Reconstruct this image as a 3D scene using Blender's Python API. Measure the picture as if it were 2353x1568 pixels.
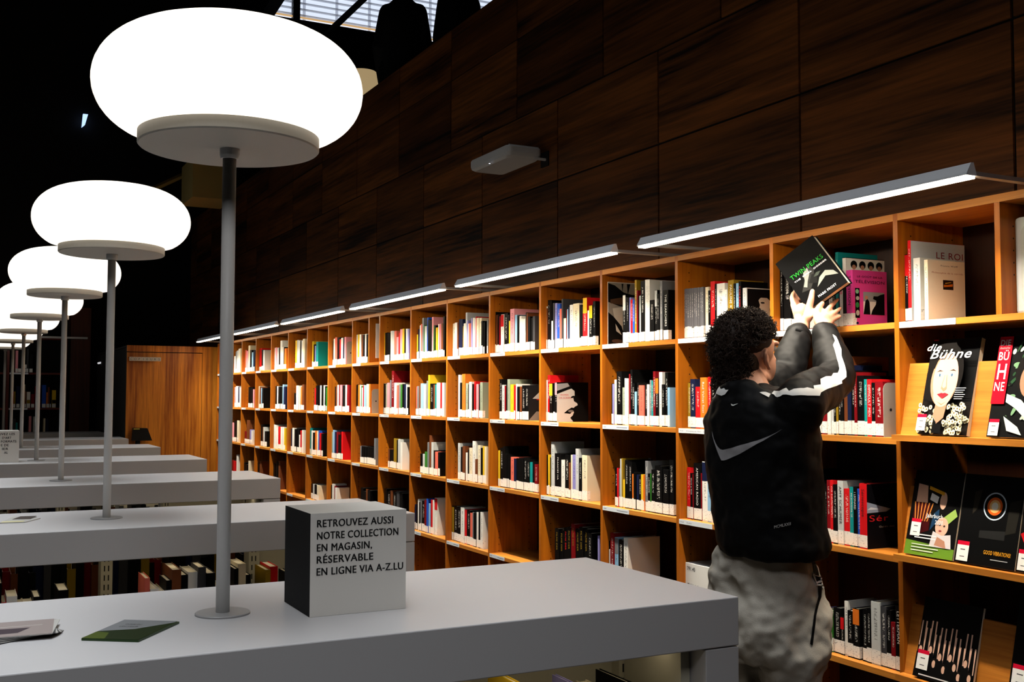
import bpy, bmesh, math, random
from mathutils import Vector, Matrix
from mathutils.bvhtree import BVHTree
import mathutils.geometry as mgeo

for o in list(bpy.data.objects):
    bpy.data.objects.remove(o)
SC = bpy.context.scene
COL = SC.collection
V = Vector

# ------------------------------------------------------------------ camera, world, exposure
CAM = V((-2.5154, 0.0, 1.6002))
YAW, PIT, ROL, FPX = 0.47748, 0.05051, 0.00207, 2467.876
_cy, _sy, _cp, _sp = math.cos(YAW), math.sin(YAW), math.cos(PIT), math.sin(PIT)
FW = V((_sy*_cp, _cy*_cp, _sp))
_rt = V((_cy, -_sy, 0)); _up = _rt.cross(FW)
RT = _rt*math.cos(ROL) + _up*math.sin(ROL)
UP = -_rt*math.sin(ROL) + _up*math.cos(ROL)
cd = bpy.data.cameras.new('camera'); cam = bpy.data.objects.new('camera', cd); COL.objects.link(cam)
cd.sensor_fit = 'HORIZONTAL'; cd.sensor_width = 36.0; cd.lens = FPX/2353*36
cd.clip_start = 0.05; cd.clip_end = 100
cam.matrix_world = Matrix(((RT.x, UP.x, -FW.x, CAM.x), (RT.y, UP.y, -FW.y, CAM.y), (RT.z, UP.z, -FW.z, CAM.z), (0, 0, 0, 1)))
SC.camera = cam
SC.view_settings.view_transform = 'Standard'
SC.view_settings.look = 'None'
SC.view_settings.gamma = 1.0
SC.view_settings.use_curve_mapping = False
SC.view_settings.exposure = 0.0
SC.cycles.max_bounces = 4
SC.cycles.diffuse_bounces = 1
SC.cycles.glossy_bounces = 2
w = bpy.data.worlds.new('world'); SC.world = w; w.use_nodes = True
w.node_tree.nodes['Background'].inputs[0].default_value = (0.02, 0.025, 0.03, 1)
w.node_tree.nodes['Background'].inputs[1].default_value = 0.02

SHADE_E = 1.2      # glow of the opal lamp shades
BAR_E = 32.0       # glow of the LED diffusers over the bookcase
BAR_W = 23.0       # their downward beam, watts per bar
STRIP_E = 3.5      # LED strips under the table fascias
# daylight falling through the roof glazing of the hall
ld = bpy.data.lights.new('roof_daylight', 'AREA'); ld.shape = 'RECTANGLE'; ld.size = 2.5; ld.size_y = 13.0
ld.energy = 160; ld.color = (0.90, 0.95, 1.0); ld.spread = math.radians(53)
lo = bpy.data.objects.new('roof_daylight', ld); COL.objects.link(lo); lo.location = (-2.75, 4.6, 7.8)

# added fill light from high behind the camera; stands for no known window
lb = bpy.data.lights.new('back_fill', 'AREA'); lb.size = 1.6; lb.energy = 7; lb.color = (0.97, 0.97, 1.0); lb.spread = math.radians(44)
lbo = bpy.data.objects.new('back_fill', lb); COL.objects.link(lbo); lbo.location = (-3.8, -2.8, 6.4)
lbo.rotation_euler = (V((-2.0, 3.0, 1.2))-V(lbo.location)).to_track_quat('-Z', 'Y').to_euler()

def ray(px, py):
    return FW + RT*((px-1176.5)/FPX) + UP*((784-py)/FPX)
def at(px, py, ax, v):            # where the line of sight meets a real plane x=v, y=v or z=v
    d = ray(px, py); t = (v-CAM[ax])/d[ax]
    return CAM + d*t

# ------------------------------------------------------------------ materials
MATS = {}
def srgb(c):
    return tuple(((x/255)/12.92 if x/255 <= .04045 else ((x/255+.055)/1.055)**2.4) for x in c)
def nodes(name):
    m = bpy.data.materials.new(name); m.use_nodes = True
    nt = m.node_tree
    return m, nt, nt.nodes['Principled BSDF']
def mat(name, rgb, rough=.5, metal=0., emit=0., bump=0., bscale=200., lin=False, var=0., spec=.3):
    if name in MATS: return MATS[name]
    m, nt, b = nodes(name)
    c = rgb if lin else srgb(rgb)
    b.inputs['Base Color'].default_value = (*c, 1); b.inputs['Roughness'].default_value = rough
    b.inputs['Metallic'].default_value = metal; b.inputs['Specular IOR Level'].default_value = spec
    if emit:
        b.inputs['Emission Color'].default_value = (*c, 1); b.inputs['Emission Strength'].default_value = emit
    tc = nt.nodes.new('ShaderNodeTexCoord'); nz = nt.nodes.new('ShaderNodeTexNoise')
    nz.inputs['Scale'].default_value = bscale; nz.inputs['Detail'].default_value = 3
    nt.links.new(tc.outputs['Object'], nz.inputs['Vector'])
    if bump:
        bp = nt.nodes.new('ShaderNodeBump'); bp.inputs['Strength'].default_value = bump; bp.inputs['Distance'].default_value = .002
        nt.links.new(nz.outputs['Fac'], bp.inputs['Height']); nt.links.new(bp.outputs['Normal'], b.inputs['Normal'])
    if not emit:
        mx = nt.nodes.new('ShaderNodeMix'); mx.data_type = 'RGBA'; mx.blend_type = 'MULTIPLY'
        mx.inputs['Factor'].default_value = var or .06
        mx.inputs['A'].default_value = (*c, 1)
        nt.links.new(nz.outputs['Fac'], mx.inputs['B']); nt.links.new(mx.outputs['Result'], b.inputs['Base Color'])
    MATS[name] = m
    return m
def wood(name, dark, light, axis, rough=.45, scale=1.0, island=0.):
    """veneer: grain stretched along one axis, streaks across it"""
    if name in MATS: return MATS[name]
    m, nt, b = nodes(name)
    tc = nt.nodes.new('ShaderNodeTexCoord'); mp = nt.nodes.new('ShaderNodeMapping')
    s = [60*scale]*3; s[axis] = 2.2*scale
    mp.inputs['Scale'].default_value = s
    nt.links.new(tc.outputs['Object'], mp.inputs['Vector'])
    nz = nt.nodes.new('ShaderNodeTexNoise'); nz.inputs['Scale'].default_value = 1.0; nz.inputs['Detail'].default_value = 5; nz.inputs['Roughness'].default_value = .65
    mp2 = nt.nodes.new('ShaderNodeMapping'); s2 = [9*scale]*3; s2[axis] = .55*scale
    mp2.inputs['Scale'].default_value = s2
    nt.links.new(tc.outputs['Object'], mp2.inputs['Vector'])
    nz2 = nt.nodes.new('ShaderNodeTexNoise'); nz2.inputs['Scale'].default_value = 1.0; nz2.inputs['Detail'].default_value = 3
    geo = nt.nodes.new('ShaderNodeNewGeometry')
    if island:
        off = nt.nodes.new('ShaderNodeVectorMath'); off.operation = 'ADD'
        sc = nt.nodes.new('ShaderNodeVectorMath'); sc.operation = 'SCALE'; sc.inputs['Scale'].default_value = 37.
        cmb = nt.nodes.new('ShaderNodeCombineXYZ')
        for k in range(3): nt.links.new(geo.outputs['Random Per Island'], cmb.inputs[k])
        nt.links.new(cmb.outputs[0], sc.inputs[0])
        for mpx, nzx in ((mp, nz), (mp2, nz2)):
            off = nt.nodes.new('ShaderNodeVectorMath'); off.operation = 'ADD'
            nt.links.new(mpx.outputs[0], off.inputs[0]); nt.links.new(sc.outputs[0], off.inputs[1])
            nt.links.new(off.outputs[0], nzx.inputs['Vector'])
    else:
        nt.links.new(mp.outputs[0], nz.inputs['Vector']); nt.links.new(mp2.outputs[0], nz2.inputs['Vector'])
    ad = nt.nodes.new('ShaderNodeMath'); ad.operation = 'ADD'
    nt.links.new(nz.outputs['Fac'], ad.inputs[0]); nt.links.new(nz2.outputs['Fac'], ad.inputs[1])
    mr = nt.nodes.new('ShaderNodeMapRange'); mr.inputs['From Min'].default_value = .75; mr.inputs['From Max'].default_value = 1.28
    nt.links.new(ad.outputs[0], mr.inputs['Value'])
    mx = nt.nodes.new('ShaderNodeMix'); mx.data_type = 'RGBA'
    mx.inputs['A'].default_value = (*srgb(dark), 1); mx.inputs['B'].default_value = (*srgb(light), 1)
    nt.links.new(mr.outputs[0], mx.inputs['Factor'])
    out = mx.outputs['Result']
    if island:
        hs = nt.nodes.new('ShaderNodeHueSaturation')
        mr2 = nt.nodes.new('ShaderNodeMapRange'); mr2.inputs['To Min'].default_value = 1-island; mr2.inputs['To Max'].default_value = 1+island
        nt.links.new(geo.outputs['Random Per Island'], mr2.inputs['Value'])
        nt.links.new(mr2.outputs[0], hs.inputs['Value']); nt.links.new(out, hs.inputs['Color']); out = hs.outputs[0]
    nt.links.new(out, b.inputs['Base Color'])
    b.inputs['Roughness'].default_value = rough; b.inputs['Specular IOR Level'].default_value = .3
    bp = nt.nodes.new('ShaderNodeBump'); bp.inputs['Strength'].default_value = .15; bp.inputs['Distance'].default_value = .001
    nt.links.new(nz.outputs['Fac'], bp.inputs['Height']); nt.links.new(bp.outputs['Normal'], b.inputs['Normal'])
    MATS[name] = m
    return m

COLS = {'k': (8, 8, 9), 'w': (236, 234, 228), 'c': (232, 218, 188), 'g': (120, 122, 126), 'l': (196, 200, 200), 'r': (205, 24, 30),
        'd': (120, 14, 22), 'o': (226, 118, 36), 'y': (232, 190, 40), 'u': (150, 120, 30), 'b': (36, 84, 190), 'n': (22, 30, 62),
        's': (140, 186, 222), 't': (20, 140, 140), 'e': (52, 120, 44), 'p': (232, 150, 160), 'm': (226, 70, 158), 'v': (140, 136, 196),
        'h': (112, 62, 34), 'a': (226, 110, 92), 'x': (62, 62, 66), 'q': (150, 160, 140), 'z': (104, 104, 110)}
CNAME = {'k': 'black', 'w': 'white', 'c': 'cream', 'g': 'grey', 'l': 'light grey', 'r': 'red', 'd': 'dark red', 'o': 'orange', 'y': 'yellow',
         'u': 'gold', 'b': 'blue', 'n': 'navy', 's': 'sky blue', 't': 'teal', 'e': 'green', 'p': 'pink', 'm': 'magenta', 'v': 'lavender',
         'h': 'brown', 'a': 'salmon', 'x': 'dark grey', 'q': 'grey green', 'z': 'grey'}
def bookmat(c, plain=False):
    """book cover cloth/print; small illegible print runs down the spine"""
    name = 'cover_'+CNAME[c].replace(' ', '_')+('_plain' if plain else '')+c
    if name in MATS: return MATS[name]
    m, nt, b = nodes(name); base = srgb(COLS[c]); lum = sum(base)/3
    ink = (.78, .76, .70) if lum < .22 else (.05, .045, .05)
    b.inputs['Roughness'].default_value = .5; b.inputs['Specular IOR Level'].default_value = .08
    b.inputs['Base Color'].default_value = (*base, 1)
    if not plain:
        tc = nt.nodes.new('ShaderNodeTexCoord'); sx = nt.nodes.new('ShaderNodeSeparateXYZ'); oi = nt.nodes.new('ShaderNodeObjectInfo')
        nt.links.new(tc.outputs['Generated'], sx.inputs[0])
        def mth(op, a, bb=None):
            n = nt.nodes.new('ShaderNodeMath'); n.operation = op
            for i, q in enumerate((a, bb)):
                if q is None: continue
                if isinstance(q, (int, float)): n.inputs[i].default_value = q
                else: nt.links.new(q, n.inputs[i])
            return n.outputs[0]
        onsp = mth('LESS_THAN', sx.outputs[0], .012)
        mid = mth('LESS_THAN', mth('ABSOLUTE', mth('SUBTRACT', sx.outputs[1], .5)), .19)
        rnd = oi.outputs['Random']
        lo_ = mth('GREATER_THAN', sx.outputs[2], mth('ADD', mth('MULTIPLY', rnd, .25), .3))
        hi_ = mth('LESS_THAN', sx.outputs[2], .9)
        cb = nt.nodes.new('ShaderNodeCombineXYZ')
        nt.links.new(mth('MULTIPLY', sx.outputs[2], 96.), cb.inputs[2]); nt.links.new(mth('MULTIPLY', sx.outputs[1], 3.2), cb.inputs[1]); nt.links.new(mth('MULTIPLY', rnd, 91.), cb.inputs[0])
        nz = nt.nodes.new('ShaderNodeTexNoise'); nz.inputs['Scale'].default_value = 1.; nz.inputs['Detail'].default_value = 0
        nt.links.new(cb.outputs[0], nz.inputs['Vector'])
        ink_ = mth('GREATER_THAN', nz.outputs['Fac'], .55)
        f = mth('MULTIPLY', mth('MULTIPLY', onsp, mid), mth('MULTIPLY', mth('MULTIPLY', lo_, hi_), ink_))
        f = mth('MULTIPLY', f, .62)
        mx = nt.nodes.new('ShaderNodeMix'); mx.data_type = 'RGBA'
        mx.inputs['A'].default_value = (*base, 1); mx.inputs['B'].default_value = (*ink, 1)
        nt.links.new(f, mx.inputs['Factor']); nt.links.new(mx.outputs['Result'], b.inputs['Base Color'])
    MATS[name] = m
    return m
def labelmat():
    """white call-number sticker with two or three little typed lines"""
    if 'call_label' in MATS: return MATS['call_label']
    m, nt, b = nodes('call_label')
    b.inputs['Roughness'].default_value = .6
    tc = nt.nodes.new('ShaderNodeTexCoord'); mp = nt.nodes.new('ShaderNodeMapping'); mp.inputs['Scale'].default_value = (1, 2.6, 7.)
    oi = nt.nodes.new('ShaderNodeObjectInfo'); ad = nt.nodes.new('ShaderNodeVectorMath'); ad.operation = 'ADD'
    nt.links.new(tc.outputs['Generated'], mp.inputs[0]); nt.links.new(mp.outputs[0], ad.inputs[0])
    sc = nt.nodes.new('ShaderNodeMath'); sc.operation = 'MULTIPLY'; sc.inputs[1].default_value = 50
    nt.links.new(oi.outputs['Random'], sc.inputs[0]); nt.links.new(sc.outputs[0], ad.inputs[1])
    nz = nt.nodes.new('ShaderNodeTexNoise'); nz.inputs['Scale'].default_value = 1.6; nz.inputs['Detail'].default_value = 1
    nt.links.new(ad.outputs[0], nz.inputs['Vector'])
    cr = nt.nodes.new('ShaderNodeValToRGB'); cr.color_ramp.elements[0].position = .62; cr.color_ramp.elements[1].position = .70
    cr.color_ramp.elements[0].color = (*srgb((240, 238, 232)), 1); cr.color_ramp.elements[1].color = (*srgb((170, 168, 166)), 1)
    nt.links.new(nz.outputs['Fac'], cr.inputs[0]); nt.links.new(cr.outputs[0], b.inputs['Base Color'])
    MATS['call_label'] = m
    return m

OAK_Z = wood('oak_upright', (146, 76, 10), (198, 114, 18), 2)
OAK_Y = wood('oak_shelf', (168, 96, 26), (216, 140, 54), 1)
OAK_D = wood('oak_back_dark', (34, 16, 7), (60, 28, 12), 2)
OAK_X = wood('oak_door', (140, 70, 12), (236, 150, 44), 2, scale=.8)
WALNUT = wood('walnut_panels', (20, 9, 4), (132, 76, 30), 1, scale=.75, island=.4, rough=.5)
WALNUT_Z = wood('walnut_vertical', (60, 28, 18), (96, 44, 26), 2, scale=.7)
BLACK = mat('matte_black', (9, 9, 10), .8)
DARK = mat('dark_plaster', (20, 19, 19), .9)
GREYLAM = mat('grey_laminate', (190, 188, 188), .42, bump=.04, bscale=900, var=.03)
ALU = mat('brushed_aluminium', (190, 192, 194), .35, .6)
STEEL = mat('cream_steel', (206, 200, 178), .45)
PAGES = mat('book_pages', (236, 226, 202), .8, bump=.1, bscale=500)
WHITE = mat('white_card', (238, 238, 236), .6)
INK = mat('black_ink', (12, 12, 13), .6)

# ------------------------------------------------------------------ mesh helpers
class MB:
    def __init__(s): s.v = []; s.f = []; s.m = []; s.mats = []
    def mi(s, m):
        if m not in s.mats: s.mats.append(m)
        return s.mats.index(m)
    def add(s, vs, fs, m):
        b = len(s.v); k = s.mi(m)
        s.v += [tuple(v) for v in vs]
        for f in fs: s.f.append(tuple(b+i for i in f)); s.m.append(k)
        return s
    def box(s, x0, x1, y0, y1, z0, z1, m):
        return s.hexa([(x0, y0, z0), (x1, y0, z0), (x1, y1, z0), (x0, y1, z0), (x0, y0, z1), (x1, y0, z1), (x1, y1, z1), (x0, y1, z1)], m)
    def hexa(s, p, m):
        return s.add(p, [(3, 2, 1, 0), (4, 5, 6, 7), (0, 1, 5, 4), (1, 2, 6, 5), (2, 3, 7, 6), (3, 0, 4, 7)], m)
    def prism(s, poly, ext, m):       # polygon (3D pts) extruded by a vector
        n = len(poly); e = V(ext); a = [V(p) for p in poly]
        return s.add(a+[p+e for p in a], [tuple(range(n))[::-1], tuple(range(n, 2*n))]+[(i, (i+1) % n, n+(i+1) % n, n+i) for i in range(n)], m)
    def lathe(s, prof, m, n=48, c=(0, 0, 0)):     # profile [(r,z)] closed at the axis when r=0
        vs = []; fs = []; rows = []
        for r, z in prof:
            if r < 1e-6: rows.append([len(vs)]); vs.append((c[0], c[1], c[2]+z))
            else:
                rows.append(list(range(len(vs), len(vs)+n)))
                vs += [(c[0]+r*math.cos(2*math.pi*i/n), c[1]+r*math.sin(2*math.pi*i/n), c[2]+z) for i in range(n)]
        for a, b in zip(rows, rows[1:]):
            for i in range(n):
                j = (i+1) % n
                if len(a) == 1 and len(b) == 1: continue
                if len(a) == 1: fs.append((a[0], b[j], b[i]))
                elif len(b) == 1: fs.append((a[i], a[j], b[0]))
                else: fs.append((a[i], a[j], b[j], b[i]))
        return s.add(vs, fs, m)
    def tube(s, pts, rad, m, n=14, caps=True, flat=None):   # rad float or list; flat=(axis vector, factor)
        pts = [V(p) for p in pts]; N = len(pts)
        rad = rad if isinstance(rad, (list, tuple)) else [rad]*N
        vs = []; fs = []; prev = None; rows = []
        P = list(pts); R = list(rad)
        if caps:
            d0 = (pts[0]-pts[1]).normalized(); d1 = (pts[-1]-pts[-2]).normalized()
            P = [pts[0]+d0*R[0]*.9, pts[0]+d0*R[0]*.55]+P+[pts[-1]+d1*R[-1]*.55, pts[-1]+d1*R[-1]*.9]
            R = [R[0]*.3, R[0]*.83]+R+[R[-1]*.83, R[-1]*.3]
        for i, p in enumerate(P):
            t = (P[min(i+1, len(P)-1)]-P[max(i-1, 0)]).normalized()
            if prev is None:
                a = V((0, 0, 1)) if abs(t.z) < .9 else V((1, 0, 0))
                u = t.cross(a).normalized()
            else: u = (prev-t*prev.dot(t)).normalized()
            prev = u; q = t.cross(u)
            rows.append(list(range(len(vs), len(vs)+n)))
            for k in range(n):
                c = u*math.cos(2*math.pi*k/n)+q*math.sin(2*math.pi*k/n)
                off = c*R[i]
                if flat: off = off-flat[0]*(off.dot(flat[0])*(1-flat[1]))
                vs.append(p+off)
        for a, b in zip(rows, rows[1:]):
            for i in range(n): fs.append((a[i], a[(i+1) % n], b[(i+1) % n], b[i]))
        fs.append(tuple(rows[0][::-1])); fs.append(tuple(rows[-1]))
        return s.add(vs, fs, m)
    def ell(s, c, ax, m, n=20, k=12):     # ellipsoid: centre, three axis vectors
        c = V(c); a, b, d = (V(q) for q in ax); vs = [c+d]; fs = []
        for i in range(1, k):
            t = math.pi*i/k
            for j in range(n):
                ph = 2*math.pi*j/n
                vs.append(c+a*(math.sin(t)*math.cos(ph))+b*(math.sin(t)*math.sin(ph))+d*math.cos(t))
        vs.append(c-d); L = len(vs)-1
        for j in range(n):
            fs.append((0, 1+j, 1+(j+1) % n)); fs.append((L, L-n+(j+1) % n, L-n+j))
            for i in range(k-2):
                A = 1+i*n; B = A+n
                fs.append((A+j, B+j, B+(j+1) % n, A+(j+1) % n))
        return s.add(vs, fs, m)
    def loft(s, rings, m):            # rings of equal vertex count, capped
        n = len(rings[0]); vs = [p for r in rings for p in r]; fs = []
        for i in range(len(rings)-1):
            for j in range(n): fs.append((i*n+j, i*n+(j+1) % n, (i+1)*n+(j+1) % n, (i+1)*n+j))
        fs.append(tuple(range(n))[::-1]); fs.append(tuple(range(len(vs)-n, len(vs))))
        return s.add(vs, fs, m)

def origin(o):
    p = V((0, 0, 0))
    while o: p = p+o.location; o = o.parent
    return p
def build(mb, name, parent=None, loc=None, smooth=False, bevel=0, label=None):
    """link the collected world-space geometry as ONE mesh object (origin at the parent's, or at loc)"""
    me = bpy.data.meshes.new(name)
    o = bpy.data.objects.new(name, me); COL.objects.link(o)
    base = origin(parent) if parent else V((0, 0, 0))
    if loc is not None: o.location = V(loc)-base
    off = base+o.location
    me.from_pydata([V(v)-off for v in mb.v], [], mb.f)
    for m in mb.mats: me.materials.append(m)
    me.polygons.foreach_set('material_index', mb.m)
    if smooth: me.polygons.foreach_set('use_smooth', [True]*len(mb.f))
    me.update()
    bm = bmesh.new(); bm.from_mesh(me); bmesh.ops.recalc_face_normals(bm, faces=bm.faces); bm.to_mesh(me); bm.free()
    if parent: o.parent = parent
    if bevel:
        md = o.modifiers.new('edge', 'BEVEL'); md.width = bevel; md.segments = 2; md.limit_method = 'ANGLE'
    if label: o['label'] = label
    return o
def thing(name, label, cat, loc=(0, 0, 0), group=None):
    o = bpy.data.objects.new(name, None); COL.objects.link(o); o.location = loc; o.empty_display_size = .05
    return tag(o, label, cat, group)
def tag(o, label, cat, group=None):
    o['label'] = label; o['category'] = cat
    if group: o['group'] = group
    return o
def struct(mb, name, **k):
    o = build(mb, name, **k); o['kind'] = 'structure'; return o
def dup(o, d, label=None):
    r = o.copy(); COL.objects.link(r); r.location = V(o.location)+V(d)
    if label: r['label'] = label
    for c in list(o.children):
        c2 = c.copy(); COL.objects.link(c2); c2.parent = r
        for g in list(c.children):
            g2 = g.copy(); COL.objects.link(g2); g2.parent = c2
    return r
_TC = {}
def text_shape(s, weight=0., shear=0.):
    """outline of a line of type as (verts, faces, width) with cap height 1"""
    if (s, weight, shear) in _TC: return _TC[(s, weight, shear)]
    cu = bpy.data.curves.new('type', 'FONT'); cu.body = s; cu.size = 1/.73; cu.offset = weight; cu.shear = shear; cu.resolution_u = 3
    cu.space_character = 1.08
    o = bpy.data.objects.new('type', cu); COL.objects.link(o)
    dg = bpy.context.evaluated_depsgraph_get(); dg.update()
    me = bpy.data.meshes.new_from_object(o.evaluated_get(dg))
    vs = [tuple(v.co) for v in me.vertices]; fs = [tuple(p.vertices) for p in me.polygons]
    bpy.data.objects.remove(o); bpy.data.curves.remove(cu); bpy.data.meshes.remove(me)
    x0 = min([v[0] for v in vs], default=0); x1 = max([v[0] for v in vs], default=1)
    r = ([(v[0]-x0, v[1]) for v in vs], fs, max(x1-x0, 1e-6)); _TC[(s, weight, shear)] = r
    return r
def text(mb, s, p, u, v, h, m, width=None, weight=0., center=False, shear=0.):
    """write s with baseline start p, running along unit u, cap height h along v"""
    vs, fs, w_ = text_shape(s, weight, shear); kx = (width/w_) if width else h
    p = V(p); u = V(u); v = V(v)
    if center: p = p-u*(w_*kx/2)
    mb.add([p+u*(a*kx)+v*(b*h) for a, b in vs], fs, m)
def art(mb, org, u, v, n, items):
    """flat printed shapes on a cover: items = (colour, points | ('e',cx,cy,rx,ry[,rot])) in cover units 0..1; later ones lie on top"""
    org, u, v, n = V(org), V(u), V(v), V(n)
    for i, (c, pts) in enumerate(items):
        if pts[0] == 'e':
            _, cx, cy, rx, ry = pts[:5]; r = pts[5] if len(pts) > 5 else 0
            uu, vv = u.length, v.length
            q = [(cx+(rx*math.cos(t)*math.cos(r)-ry*math.sin(t)*math.sin(r)), cy+(rx*math.cos(t)*math.sin(r)+ry*math.sin(t)*math.cos(r))) for t in [2*math.pi*k/28 for k in range(28)]]
        else: q = pts
        mb.add([org+u*a+v*b+n*(.0004+.00008*i) for a, b in q], [tuple(range(len(q)))], c if not isinstance(c, tuple) else mat('print_%d_%d_%d' % c, c, .5, spec=.08))
# ------------------------------------------------------------------ the setting
BY0, BAY, BX = 2.3375, 0.557, 0.29           # bookcase: first upright, bay width, depth
TOP, R = 2.1525, {1: 1.823, 2: 1.4735, 3: 1.121, 4: 0.7705, 5: 0.42}
TBX, TBZ, TBS, TBY, TBW, TBD = -0.9266, 1.145, 1.0363, 1.9495, 0.6634, 1.934   # grey shelving units
LX = -2.011                                   # lamps stand in one line
def uy(k): return BY0+k*BAY

m = MB(); m.box(-8, 6, -3, 16, -.1, 0, mat('dark_floor', (52, 46, 40), .45)); struct(m, 'floor')
m = MB(); m.box(-8, 8, -3, 16, 8.6, 8.7, DARK); struct(m, 'ceiling')
m = MB(); m.box(-7.1, -7, -3, 16, 0, 8.6, DARK); struct(m, 'wall_left')
m = MB(); m.box(-7, -2.62, 9.2, 15, 4.42, 4.62, mat('grey_plaster', (70, 68, 66), .9)); struct(m, 'ceiling_gallery')
# panelled wall above and behind the bookcase, its top is the parapet of the upper floor
m = MB(); m.box(.309, .42, -3, 15, 0, 3.965, BLACK)
zs = [(1.9, 2.739, 0), (2.750, 3.175, 0), (3.186, 3.639, 1), (3.650, 3.98, 1)]
for z0, z1, odd in zs:
    y = (3.54 if odd else 3.0715)-.923*7
    while y < 15:
        a, b = max(y+.0055, -3), min(y+.923-.0055, 15)
        if b > a: m.box(.30, .309, a, b, z0, z1, WALNUT)
        y += .923
struct(m, 'wall_right')
m = MB(); m.box(.42, 7, -3, 15, 3.0, 3.2, DARK); struct(m, 'floor_upper')
m = MB(); m.box(7, 7.1, -3, 15, 3.2, 8.6, DARK); struct(m, 'wall_upper')
m = MB(); m.box(-7, 8, 15, 15.1, 0, 8.6, DARK); struct(m, 'wall_far')
# the little room at the end of the bookcase: oak front with a flush door
YE = 12.0
xd0, xd1, xt1 = at(290, 900, 1, YE).x, at(465, 815, 1, YE).x, at(487, 815, 1, YE).x
zd = at(460, 813, 1, YE).z
m = MB(); m.box(xd0, .3, YE+.02, YE+.1, 0, zd+.075, BLACK); m.box(xd0, .3, YE+.1, 15, zd+.055, zd+.075, BLACK); struct(m, 'wall_end')
m = MB(); m.box(xd0, xd0+.06, YE+.1, 15, 0, zd+.05, DARK); struct(m, 'wall_inner')
m = MB(); m.box(xd0, xd1-.004, YE-.012, YE+.02, 0, zd, OAK_X); d = struct(m, 'door_1')
m = MB(); m.tube([(xd0+.09, YE-.05, 1.0), (xd0+.2, YE-.05, 1.0)], .009, ALU); m.tube([(xd0+.09, YE-.05, 1.0), (xd0+.09, YE-.01, 1.0)], .009, ALU); build(m, 'door_handle', d)
m = MB(); m.box(xd1, xt1, YE-.014, YE+.02, 0, zd+.075, OAK_X); m.box(xd0, xd1, YE-.014, YE+.02, zd+.008, zd+.075, OAK_X); struct(m, 'trim_1')
m = MB(); m.box(xt1, .3, YE+.0, YE+.019, 0, zd+.075, OAK_X); struct(m, 'trim_2')
m = MB(); YB = 14.6
m.box(at(160, 900, 1, YB).x, at(206, 900, 1, YB).x, YB, 15, 0, 2.7, WALNUT_Z); struct(m, 'trim_3')
# hanging sign with seven letter tiles
p0, p1 = at(297, 822, 1, YE-.1), at(370, 822, 1, YE-.1); z0 = at(330, 830, 1, YE-.1).z; z1 = at(330, 821, 1, YE-.1).z
s = thing('hanging_sign', 'row of eight pale letter tiles spelling COPIEURS above the oak door', 'sign', (p0.x, YE-.1, z0))
wt = (p1.x-p0.x)/8
for i, ch in enumerate('COPIEURS'):
    m = MB(); m.box(p0.x+i*wt+.001, p0.x+(i+1)*wt-.001, YE-.105, YE-.1, z0, z1, mat('sign_tile', (200, 194, 182), .6)); t = build(m, 'letter_tile', s)
    m = MB(); text(m, ch, (p0.x+(i+.5)*wt, YE-.1056, z0+(z1-z0)*.2), (1, 0, 0), (0, 0, 1), (z1-z0)*.6, INK, center=True); build(m, 'lettering', t)
m = MB(); m.box(p0.x-.002, p1.x+.002, YE-.1, YE-.03, z1-.008, z1-.002, BLACK); build(m, 'bracket', s)
# louvred clerestory window high in the far wall
YW = 14.9
wx0, wz0 = at(596, 33, 1, YW).x, at(600, 33, 1, YW).z
wx1, wz1 = at(1180, 10, 1, YW).x, wz0+1.3
win = MB(); fr = mat('window_black_frame', (6, 6, 7), .6)
win.box(wx0-.1, wx1+.1, YW-.05, YW+.09, wz0-.1, wz0, fr); win.box(wx0-.1, wx0, YW-.05, YW+.09, wz0, wz1, fr); win.box(wx1, wx1+.1, YW-.05, YW+.09, wz0, wz1, fr); win.box(wx0, wx1, YW-.05, YW+.09, wz1, wz1+.1, fr)
xm = at(680, 20, 1, YW).x; win.box(xm-.05, xm+.05, YW-.05, YW+.09, wz0, wz1, fr)
wo = struct(win, 'window_1')
m = MB(); m.box(wx0, wx1, YW+.05, YW+.06, wz0, wz1, mat('daylit_pane', (218, 228, 244), .5, emit=1.0)); build(m, 'pane', wo)
def trans(name, rgb):
    mm, nt, b = nodes(name); t = nt.nodes.new('ShaderNodeBsdfTranslucent'); t.inputs[0].default_value = (*srgb(rgb), 1)
    d_ = nt.nodes.new('ShaderNodeMixShader'); d_.inputs[0].default_value = .75
    b.inputs['Base Color'].default_value = (*srgb(rgb), 1)
    nt.links.new(b.outputs[0], d_.inputs[1]); nt.links.new(t.outputs[0], d_.inputs[2]); nt.links.new(d_.outputs[0], nt.nodes['Material Output'].inputs[0]); return mm
m = MB(); SL = trans('louvre_slat', (250, 250, 252)); z = wz0+.09
while z < wz1:
    m.hexa([(wx0, YW+.0, z), (wx1, YW+.0, z), (wx1, YW+.04, z-.012), (wx0, YW+.04, z-.012), (wx0, YW+.0, z+.008), (wx1, YW+.0, z+.008), (wx1, YW+.04, z-.004), (wx0, YW+.04, z-.004)], SL); z += .088
build(m, 'louvre', wo)
m = MB()
for q in (700, 775, 850, 990): x = at(q, 40, 1, YW).x; m.box(x-.02, x+.02, YW+.02, YW+.03, wz0, wz1, SL)
build(m, 'ladder_tape', wo)
m = MB(); m.box(wx0, wx1, YW-.01, YW+.0, wz0+.035, wz0+.06, mat('louvre_rail_glow', (236, 190, 130), .5, emit=.75)); build(m, 'bottom_rail', wo)  # warm light on the rail is given as its own glow
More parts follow.
